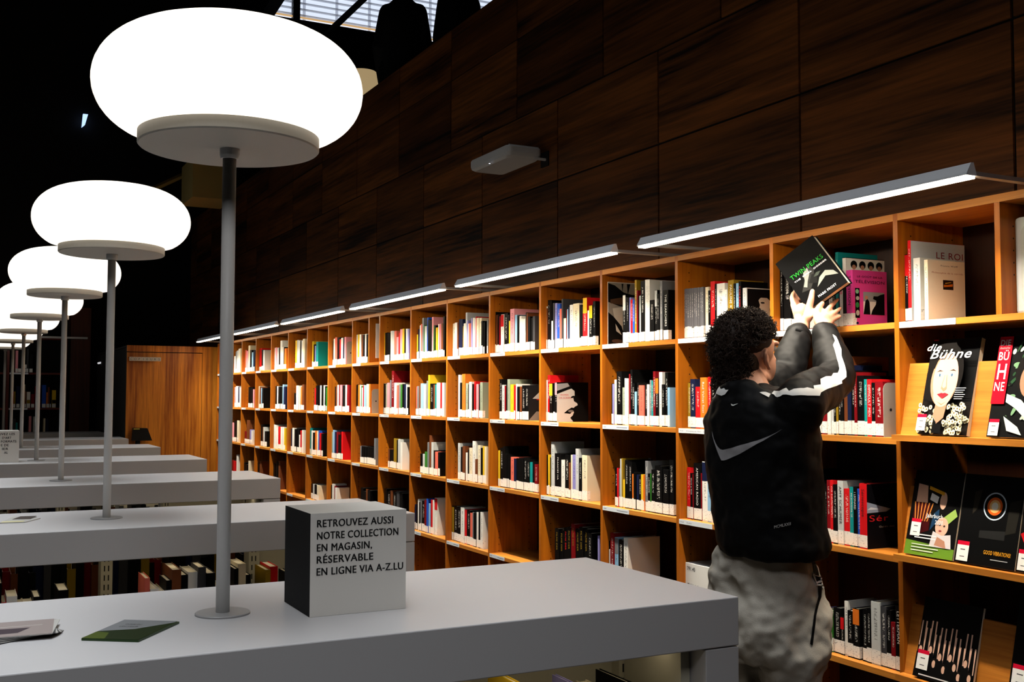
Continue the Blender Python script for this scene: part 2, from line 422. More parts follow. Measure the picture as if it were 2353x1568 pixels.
# steel braces crossing in front of the window
for a, b, rr, nm in (((768, 62), (842, -8), .045, 'thin dark steel brace slanting across the louvred window'), ((560, 92), (640, -30), .16, 'broad dark steel brace cutting off the left end of the louvred window')):
    m = MB(); A, B = at(*a, 1, 14.4), at(*b, 1, 14.4); d = (B-A); A = A-d*.6; B = B+d*1.2
    m.tube([A, B], rr, BLACK, n=4); tag(build(m, 'roof_brace', loc=A), nm, 'steel brace', 'dark braces at the clerestory window')
# beam end and ledge of the far gallery, catching the glow of the lamps
A = at(442, 452, 1, 11.0); B = at(514, 400, 1, 11.0)
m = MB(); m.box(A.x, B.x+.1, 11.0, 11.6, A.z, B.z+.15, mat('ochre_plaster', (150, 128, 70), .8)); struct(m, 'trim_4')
A, B = at(340, 440, 1, 12.6), at(418, 404, 1, 12.6)
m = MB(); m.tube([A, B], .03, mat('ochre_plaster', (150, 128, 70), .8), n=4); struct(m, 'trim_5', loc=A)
# cream shade of a lamp standing on the upper floor
P = at(832, 196, 0, .75)
t = thing('upstairs_lamp', 'cream drum lamp shade peeping over the panelled parapet behind the largest lamp', 'lamp', (P.x, P.y, 3.2))
m = MB(); m.lathe([(.0, 0), (.15, 0), (.15, .02), (.02, .03), (.02, P.z-3.2-.1), (0, P.z-3.2-.1)], BLACK, 24, (P.x, P.y, 3.2)); build(m, 'stand', t, smooth=True)
m = MB(); m.lathe([(.0, -.16), (.15, -.16), (.165, -.1), (.16, .09), (.13, .12), (0, .125)], mat('cream_shade', (236, 204, 150), .5, emit=.42), 32, (P.x, P.y, P.z)); build(m, 'lamp_shade', t, smooth=True)
# slit of daylight on the left
A = at(187, 294, 1, 14.95); B = at(194, 264, 1, 14.95)
m = MB(); m.prism([(A.x, 14.9, A.z), (A.x+.04, 14.9, A.z+.04), (B.x+.04, 14.9, B.z), (B.x-.02, 14.9, B.z)], (0, .05, 0), mat('slit_daylight', (170, 200, 255), .5, emit=1.6)); struct(m, 'window_2')

# ------------------------------------------------------------------ the long oak bookcase
bc = thing('bookcase', 'long oak bookcase built along the panelled wall, filled with labelled books', 'bookcase', (.15, 6.5, 0))
UT, KT = .0088, (-2, 17)
holes = mat('peg_hole', (30, 14, 4), .9)
def upright(y, z0, z1, x0=0.0):
    m = MB(); m.box(x0, BX, y-UT, y+UT, z0, z1, OAK_Z); z = z0+.11
    while z < z1-.05:
        for xx in (.055, .235):
            m.add([(xx+.0028*math.cos(a), y-UT-.0005, z+.0028*math.sin(a)) for a in [k*math.pi/3 for k in range(6)]], [tuple(range(6))], holes)
        z += .0335
    build(m, 'upright', bc)
for k in range(KT[0], KT[1]+1): upright(uy(k), 0, TOP-.0005)
upright(at(2291, 560, 0, 0).y, R[1], TOP-.022, .002); upright(at(847, 770, 0, 0).y, R[1], TOP-.022, .002)
m = MB(); m.box(.0005, BX, uy(-2)-UT, uy(17)+UT, TOP-.022, TOP, OAK_Y); build(m, 'top_board', bc)
m = MB(); m.box(BX-.006, BX+.004, uy(-2), uy(17), 0, TOP-.022, OAK_D); build(m, 'back_panel', bc)
m = MB(); m.box(.0, BX, uy(-2), uy(17), 0, .075, OAK_Y); build(m, 'base_board', bc)
LBL = mat('shelf_strip', (226, 232, 240), .35); GRT = mat('grey_type', (120, 126, 140), .6)
STRIPS = {(-1, 1): ('791.3', 'Art des marionnettes et théâtres jouets'), (1, 1): ('791.43', 'Cinéma et film - études'), (1, 2): ('791.43', 'Cinéma et film - études'), (1, 3): ('791.44', 'Radio')}
for k in range(-2, 17):
    for r in range(1, 6):
        if k < 0 and r in (2, 3, 4):
            # sloping display shelf with a lipped front
            zf = R[r]+.02; y0, y1 = uy(k)+UT, uy(k+1)-UT
            if r == 2:
                m = MB(); m.hexa([(.006, y0, zf-.02), (.058, y0, zf+.205), (.058, y1, zf+.205), (.006, y1, zf-.02), (-.002, y0, zf-.014), (.044, y0, zf+.205), (.044, y1, zf+.205), (-.002, y1, zf-.014)], OAK_Y)
            else:
                m = MB(); m.hexa([(.006, y0, zf-.02), (.05, y0, zf+.19), (.05, y1, zf+.19), (.006, y1, zf-.02), (-.002, y0, zf-.014), (.038, y0, zf+.19), (.038, y1, zf+.19), (-.002, y1, zf-.014)], OAK_Y)
            db = build(m, 'display_board', bc)
            m = MB(); m.box(-.034, .01, y0-.02 if k == -2 else y0, y1+.004, zf-.026, zf-.008, OAK_Y); build(m, 'ledge', db)
            continue
        m = MB(); m.box(.0008, BX-.006, uy(k)+UT, uy(k+1)-UT, R[r]-.0185, R[r], OAK_Y); sh = build(m, 'shelf_board', bc)
        if r < 5 and k > -2:
            m = MB(); wl = .205 if k <= 2 else .17
            y1 = uy(k+1)-UT-.002
            m.box(-.0012, .0006, y1-wl, y1, R[r]-.0185, R[r]-.0005, LBL)
            a, b = STRIPS.get((k, r), (None, None))
            if k == -1 or a:
                text(m, a or '791', (-.0014, y1-.008, R[r]-.0125), (0, -1, 0), (0, 0, 1), .0055, GRT)
                text(m, b or '', (-.0014, y1-.05, R[r]-.0125), (0, -1, 0), (0, 0, 1), .0055, GRT, width=.148 if len(b or '') > 20 else (.10 if len(b or '') > 8 else .03)) if b else None
            else:
                m.box(-.0014, -.001, y1-.03, y1-.008, R[r]-.0112, R[r]-.0085, GRT); m.box(-.0014, -.001, y1-wl+.01, y1-wl*.55, R[r]-.0112, R[r]-.0085, GRT)
            build(m, 'shelf_label', sh)

# ------------------------------------------------------------------ LED bars reaching out over the bookcase
BARG = mat('led_diffuser', (255, 236, 204), .5, emit=BAR_E)
def light_bar(y0, y1):
    t = thing('shelf_light', '', 'light bar', (-.23, y0, TOP), 'LED bars above the bookcase')
    m = MB(); x = -.236
    pts = [(x-.014, 0), (x-.012, .006), (x+.004, .033), (x+.014, .034), (x+.024, .004), (x+.024, 0)]
    m.prism([(a, y0, TOP+.010+b) for a, b in pts], (0, y1-y0, 0), mat('bar_housing_paint', (232, 234, 238), .4)); build(m, 'housing', t)
    m = MB(); m.box(x-.009, x+.022, y0+.004, y1-.004, TOP+.0035, TOP+.0096, BARG); build(m, 'diffuser', t)
    al = bpy.data.lights.new('led_beam', 'AREA'); al.shape = 'RECTANGLE'; al.size = .022; al.size_y = y1-y0-.02; al.energy = BAR_W; al.color = (1.0, .90, .74); al.spread = math.radians(94)
    ao = bpy.data.objects.new('led_beam', al); COL.objects.link(ao); ao.parent = t; ao.location = (-.006, (y1-y0)/2, .0025); ao.rotation_euler = (0, math.radians(-14), 0)
    for y in (y0+.012, y1-.012):
        m = MB(); m.box(x+.018, .12, y-.011, y+.011, TOP+.011, TOP+.022, ALU); m.box(.06, .12, y-.02, y+.02, TOP, TOP+.011, ALU); build(m, 'arm', t)
    return t
b0 = light_bar(1.870, 3.358); NB = 6
ordn = ['nearest and longest-looking', 'second', 'third', 'fourth', 'fifth', 'farthest and shortest-looking']
for i in range(NB):
    lab = 'slim aluminium LED bar above the bookcase, %s%s' % (ordn[i], ' of the row' if i in (0, 5) else ' from the right')
    if i == 0: b0['label'] = lab
    else: dup(b0, (0, 1.671*i, 0), lab)

# ------------------------------------------------------------------ grey shelving units
XL = 2*LX-TBX           # left ends
STRIPM = mat('under_shelf_led', (255, 236, 200), .5, emit=STRIP_E)
slot = mat('slot_shadow', (24, 22, 18), .9)
def unit():
    y0, y1 = TBY, TBY+TBW; yc = (y0+y1)/2
    t = thing('shelving_unit', '', 'shelving unit', (LX, yc, 0), 'low grey shelving units in a row')
    m = MB(); m.box(XL, TBX, y0, y1, TBS, TBZ, GREYLAM); build(m, 'top', t, bevel=.0025)
    for a, b in ((TBX-.092, TBX), (XL, XL+.092)):
        m = MB(); m.box(a, b, y0+.001, y1-.001, 0, TBS-.0025, GREYLAM); build(m, 'end_panel', t, bevel=.002)
    m = MB(); m.box(TBX-.092-(TBX-.092-XL-.092)*.23, TBX-.092, yc-.008, yc+.008, .05, TBS-.003, STEEL); build(m, 'back_panel', t)
    for z in (.06, .37, .68):
        m = MB(); m.box(XL+.094, TBX-.094, y0+.012, yc-.009, z, z+.02, STEEL); m.box(XL+.094, TBX-.094, yc+.009, y1-.012, z, z+.02, STEEL); build(m, 'shelf', t)
    L = TBX-.092-(XL+.092)
    for i, x in enumerate([TBX-.113, TBX-.092-L*.23, TBX-.092-L*.5, TBX-.092-L*.75, XL+.113]):
        m = MB(); m.box(x-.02, x+.02, yc-.04, yc+.04, .0, TBS-.003, STEEL); p = build(m, 'slotted_upright', t)
        m = MB(); z = .72
        while z < TBS-.03:
            for dx in (-.008, .006): m.box(x+dx-.002, x+dx+.002, yc-.0406, yc-.0396, z, z+.02, slot)
            z += .034
        build(m, 'slots', p)
    m = MB(); m.box(TBX-.118, TBX-.0935, y0+.06, yc-.042, .05, TBS-.003, STEEL); build(m, 'side_sheet', t)
    m = MB(); m.box(XL+.125, TBX-.125, y0+.12, y0+.135, TBS-.006, TBS-.001, STRIPM); m.box(XL+.125, TBX-.125, y1-.135, y1-.12, TBS-.006, TBS-.001, STRIPM); build(m, 'light_strip', t)
    return t
un = unit()
ul = ['nearest grey shelving unit, carrying the sign cube about the collection in storage', 'second grey shelving unit from the front, behind the sign cube', 'third grey shelving unit from the front, its lamp just left of the tall front pole',
      'fourth grey shelving unit from the front, with a cropped sign cube at its left', 'fifth grey shelving unit from the front, ending before the oak door', 'sixth grey shelving unit from the front, second farthest of the row', 'farthest grey shelving unit, a thin band below the distant bookcase']
un['label'] = ul[0]
for i in range(1, 7): dup(un, (0, TBD*i, 0), ul[i])

# ------------------------------------------------------------------ opal lamps
SHADE = mat('opal_shade', (255, 246, 232), .4, emit=SHADE_E)
LAMPM = mat('lamp_grey_paint', (220, 218, 214), .45)
def lamp():
    y = TBY+TBW/2; c = (LX, y, TBZ)
    t = thing('opal_lamp', '', 'lamp', c, 'opal lamps standing on the grey units')
    m = MB(); m.lathe([(0, 0), (.056, 0), (.056, .003), (.054, .0045), (0, .0045)], mat('lamp_base_paint', (150, 149, 148), .4), 48, c); build(m, 'base', t)
    m = MB(); m.lathe([(0, .004), (.0142, .004), (.0142, .965), (0, .965)], LAMPM, 28, c); build(m, 'pole', t, smooth=True)
    m = MB(); m.lathe([(0, .955), (.0185, .955), (.0205, .962), (.0205, .9765), (0, .9765)], LAMPM, 28, c); build(m, 'collar', t)
    m = MB(); m.lathe([(0, .976), (.184, .976), (.1868, .979), (.1868, 1.003), (.18, 1.005), (0, 1.005)], mat('lamp_tray_paint', (206, 200, 188), .5), 72, c); build(m, 'tray', t, smooth=False)
    prof = [(0, 1.0055), (.17, 1.0055), (.184, 1.006)]
    for i in range(1, 25):
        a = -1.02+(math.pi/2+1.02)*i/24
        ca, sa = math.cos(a), math.sin(a)
        r = .1+.179*abs(ca)**.82*(1 if ca >= 0 else -1)
        if a > 0: r = .279*(abs(ca)**.62)
        else: r = .1+.179*abs(ca)**.8
        z = 1.105+(.128*sa if a > 0 else .116*sa)
        if r > .184 or a > 0: prof.append((max(r, 0), max(z, 1.0065)))
    prof.append((0, 1.233))
    m = MB(); m.lathe(prof, SHADE, 72, c); build(m, 'lamp_shade', t, smooth=True)
    return t
lp = lamp()
ll = ['nearest and largest opal lamp, its tall pole crossing the picture', 'second opal lamp from the front, its shade left of the tall pole', 'third opal lamp from the front, partly behind the second pole', 'fourth opal lamp from the front, shade cut by the left edge',
      'fifth opal lamp from the front, shade below the fourth one', 'sixth opal lamp from the front, second farthest of the row', 'farthest opal lamp of the row, lowest glowing shade at left']
lp['label'] = ll[0]
for i in range(1, 7): dup(lp, (0, TBD*i, 0), ll[i])
# ------------------------------------------------------------------ books
# per compartment (bay left of upright k, shelf row): "x0-x1,top,colour[tone-of-upper-panel][|spine title|ink]" measured on the photograph, left to right
DATA = {
(0, 1): "1785-1800,612,k 1801-1817,613,k 1819-1834,614,k 1836-1858,618,k 1860-1871,640,d 1872-1884,650,k 1886-1903,640,x 1904-1913,676,w 1914-1920,640,k 1921-1927,580,t 1928-1931,640,n 1931-1937,642,wp 1937-1945,592,kw|OF ALL TIME|w 1945.5-1960,621,m|TÉLÉVISION|k",
(1, 1): "1569.5-1574,665,z 1574.2-1579,664,z 1579.2-1584,664,z 1584.2-1589,663,z 1589.2-1593.5,663,z 1593.7-1598,662,z 1598.2-1603,662,z 1603.2-1607,661,z 1607.2-1612,661,z 1612.2-1617.4,660,z 1620-1627.4,660,c 1627.6-1632.6,668,k 1633-1643,647,r 1643.5-1647.5,653,k 1648-1666,651.6,w 1666.3-1672,666,w 1672.3-1685.5,644,u|PAULINE KAEL|w 1686-1690.3,652,k 1690.7-1698,651,s 1698.2-1704,647,k|A STAR IS BORN|r 1707-1716,662,l",
(2, 1): "1386.5-1393,649.5,w 1431-1437,678,kw 1437.3-1440,683,k 1440.2-1445,684,k 1445.2-1449,684,v 1449.2-1454.2,688.6,r 1454.4-1459,689,b 1459.3-1463.5,644,u 1463.7-1466.5,668,d 1466.8-1469,682,k 1469.2-1472.4,680,l 1472.6-1481,646,k 1481.4-1484.4,643.5,w 1485.2-1488.6,643,w 1489.3-1493,643,w 1493.5-1503.6,690,k 1504.6-1510,667,kl 1510.3-1515.4,676,k 1515.6-1520.8,645.7,g 1524.8-1535.6,667,k|THE SEARCHERS|w",
(3, 1): "1250-1254,705,w 1254.3-1258,709,h 1258.2-1263,690,k 1263.3-1267,691,kg 1267.2-1270.6,738,w 1270.8-1274,697,x 1274.2-1279,697,v 1279.2-1286,699,b 1286.3-1290.8,710,a 1291-1294,687.5,x 1294.3-1300,732,c 1300.2-1302,712,d 1302.3-1305,711,s 1305.3-1309.2,706,n 1309.5-1316.5,701,w 1317-1331,698,c 1331.3-1335.8,701,kd 1336-1339.8,705,k 1340-1349.2,684.5,ry 1349.7-1354,714,w 1354.2-1361.5,702,ky 1362-1367.5,692.7,k",
(4, 1): "1135.7-1140,717.5,k 1140.5-1143.2,724,h 1143.4-1146.6,725,k 1146.8-1151,727,d 1151.2-1157.4,723,wr 1158-1165.5,720.7,k 1166-1170,724,kw 1170.2-1173,738,y 1173.2-1182.3,710.4,p 1183-1188.2,724,s 1188.4-1192.8,725,k 1193-1197.4,726.7,w 1197.6-1202,733,w 1202.2-1206.8,733.7,w 1207-1209.4,718.5,k 1209.6-1212.4,720,h 1212.8-1218,728,k 1218.3-1223,731,k 1223.2-1228,727,x",
(5, 1): "1038-1045,744,c 1045.2-1050.5,742,w 1050.7-1053.5,742,h 1054-1058,734,n 1058.2-1062.4,734,n 1062.6-1064.2,750,u 1064.4-1068.7,743.5,w 1068.9-1072.4,718.7,l 1072.6-1075.8,737,v 1076-1077.8,744,w 1078-1083,743.5,a 1083.4-1086,731.4,v 1086.2-1090,731,w 1090.2-1093,732,w 1093.2-1094.8,728,r 1095-1100.5,731,c 1100.7-1106,731,c 1106.3-1109.6,738,kw 1110-1113,741,k 1118.3-1121,735,g",
(6, 1): "957-961,769,y 961.2-963.5,757,n 963.7-966.7,748,w 966.9-970.3,745,a 970.6-974.4,731,g 974.6-976.2,748,e 976.4-981,750,l 981.2-983.4,730,b 983.6-988,735,k 988.2-992.2,736,k 992.4-995.4,729,p 995.6-998,748,e 998.2-1000.8,748,ky 1001.6-1005.7,753,y 1006-1009,745.4,wr 1009.2-1011.4,746,r 1011.6-1014,744,p 1014.2-1018.6,744,h 1018.8-1022,727.6,kw",
(7, 1): "883-885,765,y 885.3-890,765,k 890.2-895.5,766,k 896.6-901,761,w 901.3-906,761,l 906.4-911,761,a 911.3-915.6,775,p 915.9-919.6,765,r 920-925.2,757,p 925.4-929,756,y 929.3-932.2,757,k 932.5-936,756,w 936.3-940,757,v",
(8, 1): "815-818,775,wr 818.3-822,770,w 822.3-826,769,y 826.3-830,769,w 830.3-833.5,770,h 834-838,770,k 838.3-842,768,w 842.3-845.5,769,k",
(9, 1): "761.5-766,784,k 766.3-770,779,w 770.3-775,776,a 775.3-780.5,776,k 780.8-784,780,r 784.3-788.6,777,w 788.9-791,777,n 791.3-794.5,775,p",
(10, 1): "717-720,785,y 720.3-723.8,792,k 724-726,795,v 726.3-731,786,t",
(11, 1): "679-682,783,y 682.2-686,782,l 686.3-689,783,w 689.3-692,784,k 692.3-695,783,w 695.3-700,779,c",
(12, 1): "629-633,800,w 633.2-637,799,p 637.3-640.5,800,l 641-643.5,799,k 644-648.5,783,w 649-651.5,798,w 652-654,798,k 654.3-658.5,801,o",
(13, 1): "593.5-596,802,h 596.3-601,801,r 601.3-604.5,804,k 605-608.5,805,l",
(14, 1): "563.5-566.5,805,a 567-570,807,p 570.5-574.5,794.5,c 575-579,805,k 579.3-582,810,s 582.3-585,806,n",
(15, 1): "538-541,819,w 541.3-544,808,g 544.3-548,806,l 548.3-551,802,w 551.3-553.5,801,c",
(0, 2): "1785-1797,850,d 1798-1809,855,k 1810-1817,880,d 1818-1829,862,k 1830-1841,852,c 1841.3-1845.7,851.5,g 1846-1851,858,k 1852-1866,863,w 1867-1875,860,h 1876-1886,866,k 1887-1899,862,d 1900-1908,856,w 1909-1914,870,l 1915-1919.5,866,k 1920-1924,872,u 1924.4-1930,868,k 1930.3-1937.5,864,k 1938-1945.6,819.4,h|MAD MEN|c 1946-1953.8,840,n|MAD|y 1954.2-1962,852,k 1962.3-1967.6,856,d 1968-1983.6,864,k 1984-1990.5,872,t 1990.8-2001.6,872,r|DIFFICULT MEN|w 2002-2009.6,880,k 2010-2028,878,d",
(1, 2): "1579.7-1586.4,880.6,u 1586.8-1597.4,871.7,n 1597.8-1609,889.5,r 1609.6-1624,868,o|Red Velvet Seat|w 1625-1632,866.6,r 1633-1643,871,k 1643.5-1650,874,k 1650.5-1658,870,c 1658.5-1664,872,k 1664.5-1673,866,s 1674-1686,872,k 1687-1700,868,d 1701-1714,873,k",
(2, 2): "1405.4-1407.3,882,k 1407.5-1410.3,883,v 1410.5-1416.8,873,c 1417.3-1428.5,854,k 1429-1435.4,891,q 1435.8-1439,870,w 1439.3-1443.8,871,w 1444-1447,860,d 1447.2-1451.7,850,k 1452-1458.4,881,k 1458.8-1463.4,900.5,sr 1463.8-1468.3,880,k 1468.6-1480.2,886,a 1480.6-1486.4,885,k 1486.8-1491.7,884,w 1492-1496.2,874,g 1496.4-1500.6,875,t 1500.9-1506.2,854,d 1506.5-1513.2,869,ko 1513.5-1520.6,855.6,w 1521-1527,884,k 1527.2-1533.6,856,k 1533.9-1538.7,891,s",
(3, 2): "1250-1253,885,d 1253.3-1257.2,874,w 1257.5-1263,862.6,r 1263.3-1270,881.5,ky 1270.3-1274.8,881,kc 1275.4-1279.8,879,kp",
(4, 2): "1147-1152.8,872,k 1153-1158.8,885,l 1159.2-1163,887,d 1163.3-1166.3,884,k 1166.6-1172.2,872,q 1173.7-1180.8,884,y 1181.2-1184.2,886,r 1184.5-1188.5,883,w 1188.9-1194,889,kv 1194.3-1199,889,h 1199.4-1206,886,k 1206.4-1213.6,886,k",
(5, 2): "1052.6-1057,862,w 1057.3-1062.2,880,k 1062.6-1069.4,860,o 1069.7-1075.4,881,q 1075.8-1078,884,k 1078.3-1083.8,878,w 1084.2-1088.8,883,k 1089-1092.6,877,r 1093-1095,888,d 1095.3-1099.6,883,p 1100-1103,884,k 1103.4-1109,879,q",
(6, 2): "953-956,889,k 956.3-959.2,889,a 959.4-963,888,g 963.3-967.5,886,h 967.8-973.6,881.7,s 974-979.5,884,l 980-984.6,875.6,g 984.9-988.2,862,y 988.5-995.4,882,k 996-1000,884,h 1000.3-1003,884,t 1003.4-1011.2,880,w 1011.5-1016,880,r 1016.4-1021.6,880,l",
(7, 2): "875-878,882,k 878.3-883,881.7,w 883.3-886.5,882,k 886.8-890.2,883,q 890.5-896,880,p 896.4-900,874,g 900.3-905.6,852.6,d 906-911.8,880,w 912.2-915.8,886,a 916-920,884,g 920.3-924,884,e 924.4-928.4,883,k 928.7-932.4,884,n 932.8-935.8,884,w 936.2-939,890,k",
(8, 2): "817.4-820,885,k 820.3-823,884,k 823.3-826.8,885,o 827-829.4,885,w 829.7-831.5,888,e 831.8-834,891,w 834.3-837.2,886,r 837.5-842.6,886,s 843-848.6,883,c 849-851.5,883,o",
(9, 2): "770.5-773,889,k 773.3-775.8,888,h 776.2-779,885,w 779.3-782.5,885,d 782.8-786.4,885,p 786.8-793,886,k 793.3-798,885,wk 798.3-803.6,885,d",
(10, 2): "721.6-723.4,893,h 723.6-726.4,892,r 727-731.5,886,k 731.8-736.4,886,k 736.8-739.4,886,w 739.8-744.2,886,k 744.5-747,886,w 747.4-748.8,888,k 749-751,891,e",
(11, 2): "677-681,904,k 681.5-687,886.5,w 688-691,889,c 691.4-694,890,o 694.4-699,884,h",
(12, 2): "633.5-637,888,k 637.4-640.2,888,l 640.6-645,889,k 645.4-649.2,889,k 649.8-652.4,884,s 652.8-657,889,n",
(13, 2): "592-595,896,k 595.4-597.4,888,c 597.8-600.8,889,h 601-602.5,892,s 603-606.5,892,k",
(14, 2): "571.5-575,890,k 575.3-578,892,k 578.4-581.5,891,k 581.8-584,895,p",
(15, 2): "540.5-543,890,p 543.3-547.5,888,w 547.8-550.4,889,n 550.6-552.6,890,w",
(0, 3): "1806-1820,1085,k 1822-1834,1092,d 1836-1850,1080,k 1852-1864,1098,c 1866-1877,1090,k 1878-1891.6,1105.6,ko 1892-1896,1112,k 1896.7-1904,1104,d 1904.3-1911.8,1104,r 1912.2-1921.8,1114,k 1922.3-1935,1105.6,l|AMY SCHUMER|k 1935.5-1949,1124,r 1949.4-1957.5,1120,t 1957.8-1965.6,1119,k|I LEONARD|w 1966-1973,1124,b 1973.4-1990,1112,r|Sérioscopie|k",
(1, 3): "1576.8-1585,1075,r 1585.3-1590.3,1088,k|World at WAR|w 1590.6-1592,1090,d 1592.3-1608.6,1065,k|AMERICAN RADIO|w 1609-1611,1088,d 1611.3-1623.6,1062,wn 1624.2-1632,1089,s 1632.3-1638.6,1084,w 1639-1643.8,1082,o 1644-1650.8,1078.7,w 1651-1654,1096,r 1654.3-1664,1082,c 1664.3-1672,1090,b 1673-1690,1080,k 1691-1712,1090,d",
(2, 3): "1411.6-1417.6,1075,k 1418-1420.8,1076,r 1421-1423.8,1078,g 1424.2-1428,1055,l 1428.3-1431.4,1054,u 1431.7-1435.6,1104,y 1436-1443.5,1058,k 1443.8-1451.6,1062,k 1452-1455.8,1090,o 1456-1461,1086,k 1461.4-1466.4,1092,n 1466.7-1472.8,1094,k 1473.2-1477.6,1091,y 1478-1480.4,1092,o 1480.8-1487.4,1060,g 1487.8-1493,1089,k 1493.3-1496,1089,e 1496.4-1503.8,1080,k 1504.4-1520.6,1071,k 1523-1535.6,1080,k 1536.4-1546,1058,k",
(3, 3): "1256-1259.2,1046,k 1259.4-1263,1045.7,y 1263.3-1266.7,1052,k 1267-1274.4,1016,l 1275-1289.4,1043,k|FRANCES HA|w 1289.8-1297.4,1057.8,w 1297.8-1306.8,1046,k 1307-1311,1064,h 1311.3-1315,1046,c 1315.3-1323,1045.7,v 1323.3-1330,1032,l 1330.3-1336.4,1053,k 1336.8-1348.4,1047,c",
(4, 3): "1146-1149.2,1036,y 1149.5-1156.6,1030,k 1156.9-1161.4,1026.6,k 1161.6-1166,1044,k 1166.3-1170,1050,k 1170.3-1173.4,1048,k 1173.7-1180.8,1051,a 1181.2-1186,1055,n 1186.2-1191.6,1054,k 1191.9-1198,1056,k 1198.3-1202.6,1054,k 1203-1209.6,1052,k 1210-1217,1056,k 1217.4-1223.2,1063,t 1223.6-1227.8,1062,k 1228.2-1235.4,1068,d",
(5, 3): "1052.6-1058.4,1019,l 1058.8-1063.6,1028,k 1063.8-1069.4,1026,h 1070.6-1074.2,1041,w 1074.5-1077.8,1034,k 1078.2-1085,1030,c 1085.4-1092.4,1014.5,w 1092.8-1098.2,1056,h 1098.7-1104.4,1024,c 1104.8-1109.2,1030,k 1109.6-1113.6,1026,y 1113.9-1118,1027,c",
(6, 3): "966-972.4,1056,k 972.8-977.2,1050,l 977.6-983.2,1039,e 983.6-986.8,1017,g 987-991.8,1001,h 992.2-996.8,1017,l 997-1000.2,1036,k 1000.6-1006.4,1039,a 1006.8-1011,1040,k",
(7, 3): "892.7-895.4,1032,h 895.7-898.6,1036,k 899-905.6,1044,k 906-911.6,1008,u 911.9-915.4,1012,k 915.7-920.6,1010,l 921-925.4,1017,w",
(8, 3): "828.5-831.4,1042,g 831.8-838,1036,k 838.3-843.5,1040,k 843.9-849,1038,k 849.3-855,1042,k 855.3-861,1040,k 861.4-865,1008,g",
(9, 3): "762.7-766.3,993,q 766.6-770,989,s 770.3-773.6,993,n 773.9-778,993,d 778.3-784.6,1000,k 785-788.4,993,r",
(10, 3): "712.8-716,984,t 716.3-719.8,990,w 720-725.4,995,k 725.7-729,991,o 729.3-732.4,991,c 732.7-735.4,990,b 735.8-739,996,r 739.4-743,997,k",
(11, 3): "669-673,986,n 673.4-678,984,w 678.4-683,987,k 683.3-688,986,k 688.4-691.6,1000,w 692-695,990,r 695.3-698.5,989,w",
(12, 3): "627-631,976,w 631.4-637,977,w 637.4-640,983,w 640.4-645.8,981,r 646.4-649.6,982,w 650-653.6,982,w 654-657,985,y",
(13, 3): "600.5-604,976,k 604.3-606.5,982,h 606.8-610,982,l 610.3-615,992,k",
(14, 3): "563.5-568,996,d 568.4-575,966,h 575.3-579,988,v 579.4-582,990,w",
(15, 3): "534-539.5,972,p 540-545.6,968,k 546-549.8,967,c",
(0, 4): "1869-1874,1400,x 1874.8-1880,1398.5,v 1880.3-1889,1402,w 1889.3-1897.4,1400,c 1897.8-1910,1402,ek 1910.4-1926.6,1397,k 1927-1934.6,1419,kr 1935-1942.8,1381.7,w 1944-1955.4,1403,k 1955.8-1970.4,1398.5,ko 1977-1987,1400,k 1987.4-1997.4,1398,k 1998-2017.6,1383,l 2018-2030.6,1393.5,x 2031-2041,1402,k 2041.4-2051,1430,d 2051.6-2066,1391.8,k|LETTERMAN|w",
(1, 4): "1633-1646,1311,kw|I THE|w 1646.4-1653.6,1296,y 1654-1660,1296,r 1661-1672,1300,k",
(2, 4): "1391.5-1396.8,1242.6,k 1397.1-1402,1263,w 1402.4-1411.2,1225,d 1411.6-1419.4,1236,sg 1421-1431.2,1241,k 1431.7-1441,1237,w",
(3, 4): "1276-1285,1215,k|FILME DER|u 1285.6-1294,1218,k|FILME DER|u 1294.6-1303,1214,k|FILME DER|r 1303.6-1312,1212,k|FILME DER|u 1312.6-1321,1205,d|FILME DER|u 1321.6-1331,1216,k|FILME DER|u 1331.6-1341,1212,k|FILME DER|u 1341.6-1351,1216,k|FILME DER|u 1351.6-1360,1226,k 1372-1376,1232,v",
(5, 4): "1029-1034.2,1164,k 1034.5-1038.8,1163,k 1039-1043.2,1166,u 1044-1051.4,1164,k 1051.8-1059.6,1167,k 1060-1067.6,1167,w 1068-1072.6,1172,r 1073-1080.4,1174,k 1081-1086.2,1180,a 1086.5-1089,1178,g 1089.3-1095,1180,k 1095.3-1100,1178,w 1100.3-1104.8,1178,k 1105.2-1111,1178,w",
(6, 4): "949-954.6,1165,k 954.9-957.2,1160,n 957.5-960.2,1160,k 960.5-963.6,1148,w 963.9-967,1155,k 967.3-969.6,1152,g 970-977,1153,k 977.3-981.4,1150,d 981.8-985.2,1147,b 985.5-989.4,1158,s 990-991.2,1160,k 991.5-995.4,1149,r 995.7-998.6,1150,w 999-1005,1145.6,wr",
(7, 4): "884-890,1124,k 890.4-898,1130,k 899-903,1128,h 904-911,1132,k 912-918,1130,x 919-925,1134,k",
(8, 4): "830-836,1122,k 836.4-842,1130,k 843-846,1125,h 847-853,1128,k",
(9, 4): "758.5-762,1115,k 762.4-765,1118,k 765.4-769,1113,w 769.4-772,1118,d 772.3-776,1122,w",
(10, 4): "716-720,1130,k 721-724,1120,l 724.4-730,1128,k 730.4-735,1132,c",
(12, 4): "629-634,1066,k 636-640,1062,k 642-646,1060,h",
(13, 4): "593-597,1064,k 598-602,1060,h",
(14, 4): "563-566,1064,k 566.4-570,1068,k 573-577,1060,c",
(15, 4): "534-538,1058,d 539-543,1060,r 546-550,1046,w",
(-1, 1): "2076-2087,585,kr 2087.4-2094.6,552.7,r 2099-2114,593,w 2125-2133,597,c",
}
TENS = ['', '', 'twenty', 'thirty', 'forty', 'fifty']
